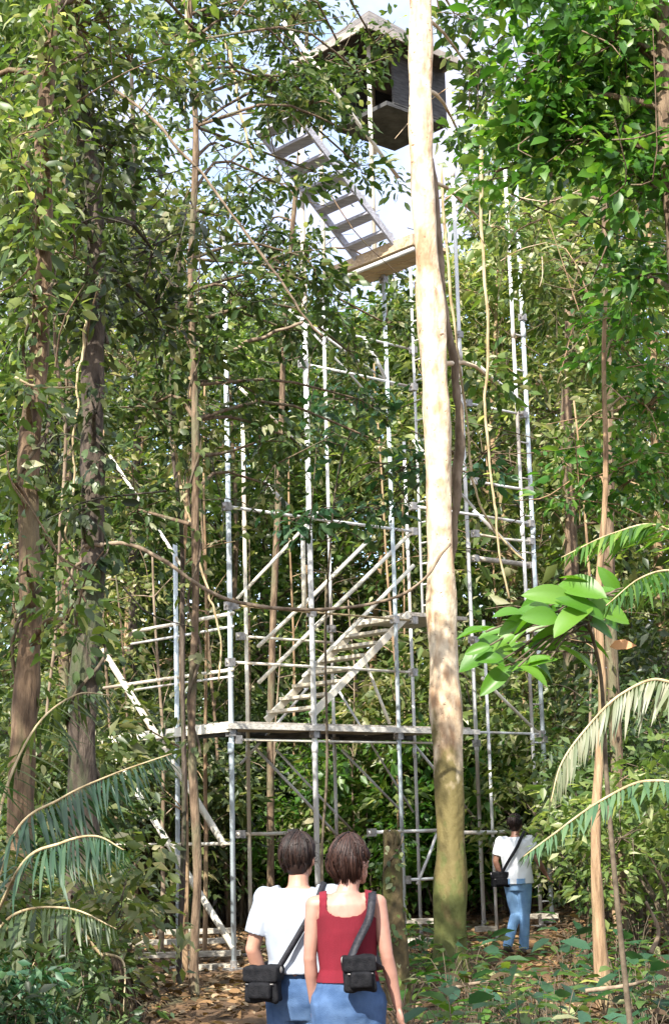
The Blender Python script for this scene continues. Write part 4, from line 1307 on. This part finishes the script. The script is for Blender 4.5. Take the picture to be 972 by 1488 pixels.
def person(base, rz, label, h, build, sex, skin, shirt, trousers, hairmat, arms, legs, head_turn=0.0, head_off=0.0, sleeve=True, hairlen=.0, voxel=.006, lean=0.0, hem=.88):
    """figure facing +Y before rotation; arms/legs are joint lists in body metres for a height of 1.62"""
    s = h / 1.62
    root = empty('person', base, label, 'person')
    root.rotation_euler = (0, 0, rz)
    root['size'] = s
    k = build
    body, top, low, shoes = MB(), MB(), MB(), MB()

    def sc(p): return np.asarray(p, float) * s
    female = sex == 'f'
    hipw = .165 if female else .155
    wst = .122 if female else .138
    cst = .143 if female else .16
    tor = [(0, 0, .76, hipw * .8, .085), (0, 0, .82, hipw * .98, .108), (0, 0, .88, hipw, .112), (0, 0, .95, (hipw + wst) / 2 * 1.02, .098), (0, 0, 1.02, wst, .086),
           (0, .003, 1.10, (wst + cst) / 2, .092), (0, .006, 1.19, cst, .103), (0, .0, 1.27, cst * 1.04, .095), (0, -.008, 1.32, cst * .98, .078), (0, -.012, 1.352, cst * .66, .06), (0, -.012, 1.375, .062, .055)]
    tor = [(x * k, y + lean * (z - .85), z, rx * k, ry) for (x, y, z, rx, ry) in tor]
    body.rings([tuple(np.array(t) * s) for t in tor], 24)
    ly = lean * .5
    nb, nt_ = sc((0, -.012 + ly, 1.34)), sc((head_off * .8, .012 + ly * 1.1, 1.455))
    body.capsule([nb, (nb + nt_) / 2, nt_], [.06 * s, .051 * s, .05 * s])
    hc = sc((head_off, .03 + ly * 1.2, 1.515))
    RT = Rz(head_turn)
    def hd(p): return hc + RT @ (np.asarray(p, float) * s)
    body.ellipsoid(hd((0, 0, .008)), np.array((.071, .090, .098)) * s, RT)
    body.ellipsoid(hd((0, .028, -.055)), np.array((.052, .058, .052)) * s, RT)       # jaw
    body.ellipsoid(hd((0, .066, -.092)), np.array((.022, .02, .016)) * s, RT, 10, 8)  # chin
    body.ellipsoid(hd((0, .094, -.022)), np.array((.013, .018, .022)) * s, RT, 10, 8)  # nose
    body.ellipsoid(hd((0, .086, -.058)), np.array((.022, .012, .007)) * s, RT, 10, 8)  # lips
    body.ellipsoid(hd((0, .080, .022)), np.array((.05, .014, .01)) * s, RT, 12, 8)     # brow
    for q in (-1, 1):
        body.ellipsoid(hd((q * .073, -.005, -.012)), np.array((.010, .018, .030)) * s, RT, 10, 8)
    shw = .155 * k if female else .178 * k
    for (sh, el, wr) in arms:
        sg = 1 if sh > 0 else -1
        S0 = sc((sg * shw, -.008 + ly, 1.318)); E = sc(el); Wr = sc(wr)
        ar = 1.0 if not female else .88
        body.capsule([sc((sg * shw * .6, -.008 + ly, 1.322)), S0], [.05 * s, .05 * s * ar], 12)
        body.capsule([S0, S0 + (E - S0) * .45, E], [.049 * s * ar, .043 * s * ar, .035 * s * ar])
        body.capsule([E, E + (Wr - E) * .35, Wr], [.036 * s * ar, .037 * s * ar, .024 * s * ar])
        d = (Wr - E) / np.linalg.norm(Wr - E)
        hand(body, Wr, d, np.array([-.25 * sg, 1, .0]), s)
        if sleeve:
            q = S0 + (E - S0) * .72
            top.tube([sc((sg * shw * .55, -.008 + ly, 1.322)), S0, S0 + (E - S0) * .35, q], np.array([.07, .066, .066, .066]) * s, 16)
            top.ellipsoid(S0, [.066 * s] * 3)
    for (kn, an, tdir) in legs:
        sg = 1 if kn[0] > 0 else -1
        Hp = sc((sg * .085, 0, .83)); Kn = sc(kn); An = sc(an)
        body.capsule([Hp, Hp + (Kn - Hp) * .5, Kn], [.084 * s, .07 * s, .05 * s])
        body.capsule([Kn, Kn + (An - Kn) * .35 + np.array([0, -.012, 0]) * s, An], [.05 * s, .05 * s, .035 * s])
        low.capsule([Hp + np.array([0, 0, .03]), Hp + (Kn - Hp) * .5, Kn], [.098 * s, .083 * s, .064 * s])
        low.capsule([Kn, Kn + (An - Kn) * .45, An + np.array([0, 0, -.01]) * s], [.064 * s, .062 * s, .058 * s])
        td = np.array([tdir[0], tdir[1], tdir[2]], float); td /= np.linalg.norm(td)
        hl, tip = An + np.array([0, -.02, -.055]) * s, An + (td * .15 + np.array([0, 0, -.058])) * s
        body.capsule([An, hl, tip], [.034 * s, .034 * s, .022 * s])
        shoes.capsule([hl - td * .01 * s, (hl + tip) / 2 + np.array([0, 0, .006]) * s, tip], [.044 * s, .046 * s, .033 * s])
        shoes.capsule([hl, An + np.array([0, 0, -.02]) * s], [.046 * s, .05 * s])
    # clothes
    if sleeve:
        rt = [(x, y, z, rx * 1.13 + .014, ry * 1.16 + .012) for (x, y, z, rx, ry) in tor if z >= hem - .01]
        rt = [(rt[0][0], rt[0][1], hem - .06, max(rt[0][3] * 1.02, (hipw * .6 + wst * .4) * k * 1.13 + .014, hipw * k * 1.2 if hem < .95 else 0), max(rt[0][4] * 1.04, .132 if hem > .95 else .148))] + rt[:-1] + [(0, -.012 + ly, 1.375, .082, .072)]
    else:
        rt = [(x, y, z, rx * 1.02 + .006, ry * 1.03 + .006) for (x, y, z, rx, ry) in tor if hem - .08 <= z]
        for q in (-1, 1):
            S0 = sc((q * shw, -.008 + ly, 1.318))
            top.capsule([sc((q * shw * .4, -.008 + ly, 1.33)), S0], [.058 * s, .05 * s], 12)
    top.rings([tuple(np.array(t) * s) for t in rt], 28)
    low.rings([tuple(np.array(t) * s) for t in [(0, 0, .74, hipw * k * .95, .098), (0, 0, .82, hipw * k * 1.06, .122), (0, 0, .88, hipw * k * 1.06, .124), (0, lean * .1, .955, (hipw + wst) / 2 * k * 1.05, .1015), (0, lean * .1, .995, (hipw * .3 + wst * .7) * k * 1.0, .089)]], 28)
    link('body', remeshed(body, 'body', voxel * .85, 4), skin, root)
    if sleeve:
        link('shirt', remeshed(top, 'shirt', voxel, 5, .011 * s, 8), shirt, root)
    else:
        me = remeshed(top, 'tank_top', voxel * .8, 3, .003 * s, 9)
        bm = bmesh.new(); bm.from_mesh(me)
        kill = []
        for f in bm.faces:
            c = f.calc_center_median() / s
            ax_ = abs(c.x)
            strap = .090 < ax_ < .128
            scoop = (1.268 if c.y < 0 else 1.215) + .05 * (ax_ / .1) ** 4
            arm = 1.24 + .9 * max(0, .155 - ax_)
            if c.z > scoop and not strap or ax_ > .128 and c.z > arm or c.z < hem - .05:
                kill.append(f)
        bmesh.ops.delete(bm, geom=kill, context='FACES')
        for _ in range(9):
            bmesh.ops.smooth_vert(bm, verts=[v for v in bm.verts if v.is_boundary], factor=.5, use_axis_x=True, use_axis_y=True, use_axis_z=True)
        bm.to_mesh(me); bm.free()
        o = link('top', me, shirt, root)
        sm = o.modifiers.new('solid', 'SOLIDIFY'); sm.thickness = .004; sm.offset = 1
    link('jeans', remeshed(low, 'jeans', voxel, 5, .005 * s, 11), trousers, root)
    # back pockets lifted off the jeans
    jm = root.children[-1].data
    for q in (-1, 1):
        vs_, fs_, mp_ = [], [], {}
        for f in jm.polygons:
            c = np.array(f.center) / s
            if f.normal[1] < -.35 and abs(c[0] - q * .082 * k) < .048 - max(0, .80 - c[2]) * .5 and .765 < c[2] < .885:
                ids = []
                for vi in f.vertices:
                    if vi not in mp_:
                        v = jm.vertices[vi]; mp_[vi] = len(vs_); vs_.append(np.array(v.co) + np.array(v.normal) * .0015)
                    ids.append(mp_[vi])
                fs_.append(ids)
        if fs_:
            pm = MB(); pm.add(np.array(vs_), fs_); po = pm.build('pocket', trousers, root)
            bm = bmesh.new(); bm.from_mesh(po.data); bm.verts.ensure_lookup_table()
            left, best = set(bm.verts), set()
            while left:
                st = [left.pop()]; isl = set(st)
                while st:
                    for e in st.pop().link_edges:
                        for v in e.verts:
                            if v in left:
                                left.discard(v); isl.add(v); st.append(v)
                if len(isl) > len(best): best = isl
            bmesh.ops.delete(bm, geom=[v for v in bm.verts if v not in best], context='VERTS')
            bm.to_mesh(po.data); bm.free()
            sm = po.modifiers.new('solid', 'SOLIDIFY'); sm.thickness = .004; sm.offset = 1
    link('shoes', remeshed(shoes, 'shoes', voxel, 4), M['shoe'], root)
    # hair: scalp mass and strands
    hm = MB()
    hm.ellipsoid(hd((0, -.012, .022)), np.array((.079, .092, .097)) * s, RT)
    hm.ellipsoid(hd((0, -.045, -.02)), np.array((.066, .055, .07)) * s, RT)
    rs = np.random.default_rng(5)
    locks = [(rs.uniform(.94, 1.16), rs.normal() * .12, rs.uniform(-.12, .12), rs.uniform(.7, 1.2)) for _ in range(46)]
    for i in range(1000 if voxel < .007 else 200):
        a = math.radians(rs.uniform(165, 375)) if hairlen < .02 else math.radians(rs.uniform(150, 390))
        # angle 270 = back of the head
        lk = locks[int(math.degrees(a) / 8.2) % 46]
        rad = np.array((.082, .098, .10)) * lk[0] * rs.uniform(.97, 1.05)
        cen = np.array((0, -.012, .022))
        P = []
        end = rs.uniform(-1.0, -.75) + lk[2] + (0 if hairlen > .02 else .18) if (200 < math.degrees(a) % 360 < 340) else -.15
        a0 = a + rs.normal() * .2 + lk[1] * 3
        for t in np.linspace(0, 1, 7):
            ph = math.pi / 2 * (1 - t) + end * t
            aa = a0 + (a - a0) * t
            P.append(cen + np.array((math.cos(aa) * math.cos(ph), math.sin(aa) * math.cos(ph), math.sin(ph))) * rad)
        if hairlen > .02 and end < -.5:
            q = P[-1]
            P[-2] = P[-3] + np.array([0, .004, -.03]); P[-1] = P[-2] + np.array([-P[-2][0] * .25, .012, -hairlen * rs.uniform(.8, 1.05) * lk[3]])
        P = [p + (q_ / 6) ** 1.3 * np.array([noise.noise(Vector((lk[1] * 40, q_ * .55, 1))), noise.noise(Vector((lk[1] * 40, q_ * .55, 5))), .5 * noise.noise(Vector((lk[1] * 40, q_ * .55, 9)))]) * (.030 if hairlen > .02 else .014) for q_, p in enumerate(P)]
        hm.tube([hd(p) for p in smooth_path(P, 9)], np.linspace(.0042, .0014, 9) * s, 4)
    for i in range(70 if voxel < .007 else 0):   # flyaways
        a = rs.uniform(math.pi * .9, math.pi * 2.1); ph = rs.uniform(-.5, 1.4)
        d = np.array((math.cos(a) * math.cos(ph), math.sin(a) * math.cos(ph), math.sin(ph)))
        p0 = np.array((0, -.012, .022)) + d * np.array((.085, .1, .105)); p1 = p0 + d * .012 + rs.normal(size=3) * .012; p2 = p1 + rs.normal(size=3) * .015 + np.array((0, 0, -.02))
        hm.tube([hd(p) for p in smooth_path([p0, p1, p2], 6)], .0011, 3)
    hm.build('hair', hairmat, root)
    for q in (-1, 1):
        e = MB(); e.ellipsoid(hd((q * .030, .071, .002)), [.0112 * s] * 3, None, 12, 8); e.build('eye', M['eye'], root)
        e = MB(); e.ellipsoid(hd((q * .030, .0805, .002)), np.array((.005, .0025, .005)) * s, RT, 10, 6); e.build('iris', M['bag'], root.children[-1])
    return root, s


def world_pt(root, p):
    return np.array(root.location) + Rz(root.rotation_euler[2]) @ (np.asarray(p, float) * root['size'])


def bag(name, c, rz, size, strap_pts, label, straps_w=.018, sag=10):
    """camera bag with flap, pocket and a shoulder strap (points in the world)"""
    root = empty(name, c, label, 'bag')
    root.rotation_euler = (0, 0, rz)
    w, d, h = size

    def soft(nm, boxes, it, wr, parent):
        mb = MB()
        for (cc, hx, hy, hz) in boxes:
            mb.box(cc, (hx, 0, 0), (0, hy, 0), (0, 0, hz))
        me = remeshed(mb, nm, .006, it, wr, 14, 1)
        return link(nm, me, M['bag'], parent)
    soft('bag_body', [((0, 0, 0), w / 2, d / 2, h / 2)], sag, .010, root)
    soft('flap', [((0, -.006, h * .28), w / 2 + .006, d / 2 + .008, h * .22)], sag // 2 + 3, .006, root)
    soft('pocket', [((w * .02, -d / 2 - .008, -h * .16), w * .34, .026, h * .22)], sag // 2 + 3, .006, root)
    mb = MB(); mb.tube(smooth_path([(-w * .42, -d / 2 - .012, h * .02), (0, -d / 2 - .02, h * .0), (w * .42, -d / 2 - .012, h * .02)], 10), .003, 6)
    mb.build('zip', M['coupler'], root)
    for q in (-1, 1):
        mb = MB(); mb.ellipsoid((q * (w / 2 + .004), 0, h * .38), (.008, .014, .016)); mb.build('strap_ring', M['coupler'], root)
    # strap as a flat band
    P = smooth_path(strap_pts, 40)
    T = norm(np.gradient(P, axis=0))
    mid = P.mean(0)
    out = norm(P - mid)
    sd = norm(np.cross(T, out))
    V = []
    for i in range(40):
        for (a, b) in ((-1, 0), (1, 0), (1, 1), (-1, 1)):
            V.append(P[i] + sd[i] * a * straps_w + out[i] * b * .004)
    Fc = [(i * 4 + j, i * 4 + (j + 1) % 4, i * 4 + 4 + (j + 1) % 4, i * 4 + 4 + j) for i in range(39) for j in range(4)]
    R = Rz(-rz)
    mb = MB(); mb.add((np.array(V) - c) @ R.T, Fc); mb.build('strap', M['strap'], root)
    return root


# woman in the red top
wb = onground(501, 7.7)
wo, ws = person(wb, 0.0, 'dark haired woman seen from behind in a red sleeveless top and blue jeans', 1.545, .98, 'f', M['skin'], M['shirt_red'], M['jeans'], M['hair_brown'],
                [(-1, (-.178, -.02, 1.075), (-.165, .05, .86)), (1, (.188, -.03, 1.07), (.232, .0, .84))],
                [((-.09, .01, .46), (-.09, -.02, .085), (-.15, 1, 0)), ((.09, .01, .46), (.095, -.02, .085), (.15, 1, 0))],
                head_turn=-.75, head_off=.035, sleeve=False, hairlen=.075, hem=1.01)
cw = world_pt(wo, (.052, -.185, 1.012))
sp_ = [world_pt(wo, q) for q in [(.005, -.165, 1.06), (.05, -.135, 1.15), (.105, -.125, 1.25), (.122, -.09, 1.33), (.126, -.015, 1.372), (.122, .06, 1.33), (.11, .12, 1.2), (.13, .125, 1.08), (.150, .0, 1.02), (.15, -.11, 1.03), (.108, -.165, 1.06)]]
bag('camera_bag', cw, .1, (.135, .075, .155), sp_, 'black camera bag on the hip of the woman in the red top')

# companion in the white T-shirt
mbp = onground(433, 8.05)
mo, ms = person(mbp, -.22, 'dark haired person seen from behind in a white T-shirt and blue jeans with a bag', 1.55, .94, 'm', M['skin_tan'], M['shirt_white'], M['jeans'], M['hair'],
                [(-1, (-.235, -.03, 1.08), (-.20, .07, .875)), (1, (.23, -.02, 1.08), (.21, .09, .86))],
                [((-.09, .01, .46), (-.095, -.02, .085), (-.15, 1, 0)), ((.09, .01, .46), (.095, -.02, .085), (.15, 1, 0))],
                head_turn=-.1, sleeve=True, hairlen=.0, hem=1.025)
cm = world_pt(mo, (-.140, -.175, .925))
sp_ = [world_pt(mo, q) for q in [(-.075, -.165, .985), (-.02, -.158, 1.07), (.05, -.148, 1.18), (.115, -.135, 1.29), (.135, -.075, 1.368), (.132, .0, 1.393), (.115, .075, 1.36), (.03, .15, 1.2), (-.1, .15, 1.05), (-.205, .03, .99), (-.205, -.13, .985)]]
bag('camera_bag', cm, -.35, (.165, .085, .165), sp_, 'black camera bag on the left hip of the person in the T-shirt', .014, 26)

# man walking ahead
hb = onground(750, 20.0)
ho, hs_ = person(hb, -.45, 'man walking ahead in a white shirt and light jeans by the right tower leg', 1.61, 1.06, 'm', M['skin_brown'], M['shirt_bright'], M['jeans_light'], M['hair'],
                 [(-1, (-.25, -.04, 1.09), (-.23, .06, .90)), (1, (.27, -.02, 1.10), (.33, .1, .92))],
                 [((-.06, .06, .47), (-.10, -.16, .13), (0, 1, -.5)), ((.045, .08, .46), (.0, .12, .085), (.1, 1, 0))],
                 sleeve=True, voxel=.009, hem=.88)
ch = world_pt(ho, (-.17, -.13, .88))
sp_ = [world_pt(ho, q) for q in [(-.14, -.14, .95), (-.05, -.16, 1.08), (.06, -.15, 1.24), (.125, -.08, 1.40), (.13, 0, 1.43), (.11, .10, 1.38), (-.02, .15, 1.2), (-.2, .12, 1.02), (-.23, -.05, .96), (-.2, -.13, .95)]]
bag('shoulder_bag', ch, .2, (.21, .09, .17), sp_, 'dark shoulder bag carried by the man walking ahead')

# ------------------------------------------------------------------ light
EL, AZ = 41.0, -156.0      # sun behind and to the left of the viewer (azimuth from +Y toward +X)
S = Vector((math.sin(math.radians(AZ)) * math.cos(math.radians(EL)), math.cos(math.radians(AZ)) * math.cos(math.radians(EL)), math.sin(math.radians(EL))))
sd = bpy.data.lights.new('sun', 'SUN'); so = bpy.data.objects.new('sun', sd); COL.objects.link(so)
sd.energy = 3.8; sd.angle = math.radians(.5); sd.color = (1.0, .95, .86)
so.rotation_euler = S.to_track_quat('Z', 'Y').to_euler()
so.location = (0, 0, 60)
w = bpy.data.worlds.new('World'); scene.world = w; w.use_nodes = True
nt = w.node_tree
bgn = nt.nodes['Background']
sky = nt.nodes.new('ShaderNodeTexSky'); sky.sky_type = 'NISHITA'; sky.sun_disc = False
sky.sun_elevation = math.radians(EL); sky.sun_rotation = math.radians(AZ)
# broken bright cloud over the blue
tcw = nt.nodes.new('ShaderNodeTexCoord')
nzw = nt.nodes.new('ShaderNodeTexNoise'); nzw.inputs['Scale'].default_value = 5.5; nzw.inputs['Detail'].default_value = 7; nzw.inputs['Roughness'].default_value = .6
nt.links.new(tcw.outputs['Generated'], nzw.inputs['Vector'])
rpw = nt.nodes.new('ShaderNodeValToRGB'); rpw.color_ramp.elements[0].position = .36; rpw.color_ramp.elements[1].position = .56
nt.links.new(nzw.outputs['Fac'], rpw.inputs[0])
mxw = nt.nodes.new('ShaderNodeMix'); mxw.data_type = 'RGBA'
nt.links.new(rpw.outputs[0], mxw.inputs[0]); nt.links.new(sky.outputs[0], mxw.inputs[6]); sxw = nt.nodes.new('ShaderNodeSeparateXYZ'); nt.links.new(tcw.outputs['Generated'], sxw.inputs[0])
rph = nt.nodes.new('ShaderNodeValToRGB'); rph.color_ramp.elements[0].position = .45; rph.color_ramp.elements[0].color = (2.15, 2.15, 2.7, 1)
rph.color_ramp.elements[1].position = .75; rph.color_ramp.elements[1].color = (6.5, 6.4, 6.4, 1)
nt.links.new(sxw.outputs['Z'], rph.inputs[0]); nt.links.new(rph.outputs[0], mxw.inputs[7])
nt.links.new(mxw.outputs[2], bgn.inputs['Color'])
bgn.inputs['Strength'].default_value = 0.15

vs = scene.view_settings
vs.view_transform = 'Standard'; vs.look = 'None'; vs.exposure = 1.75; vs.gamma = 1.0
vs.use_curve_mapping = False
scene.cycles.use_denoising = True
scene.cycles.max_bounces = 8
scene.cycles.diffuse_bounces = 5
scene.cycles.transmission_bounces = 4
scene.cycles.sample_clamp_indirect = 4
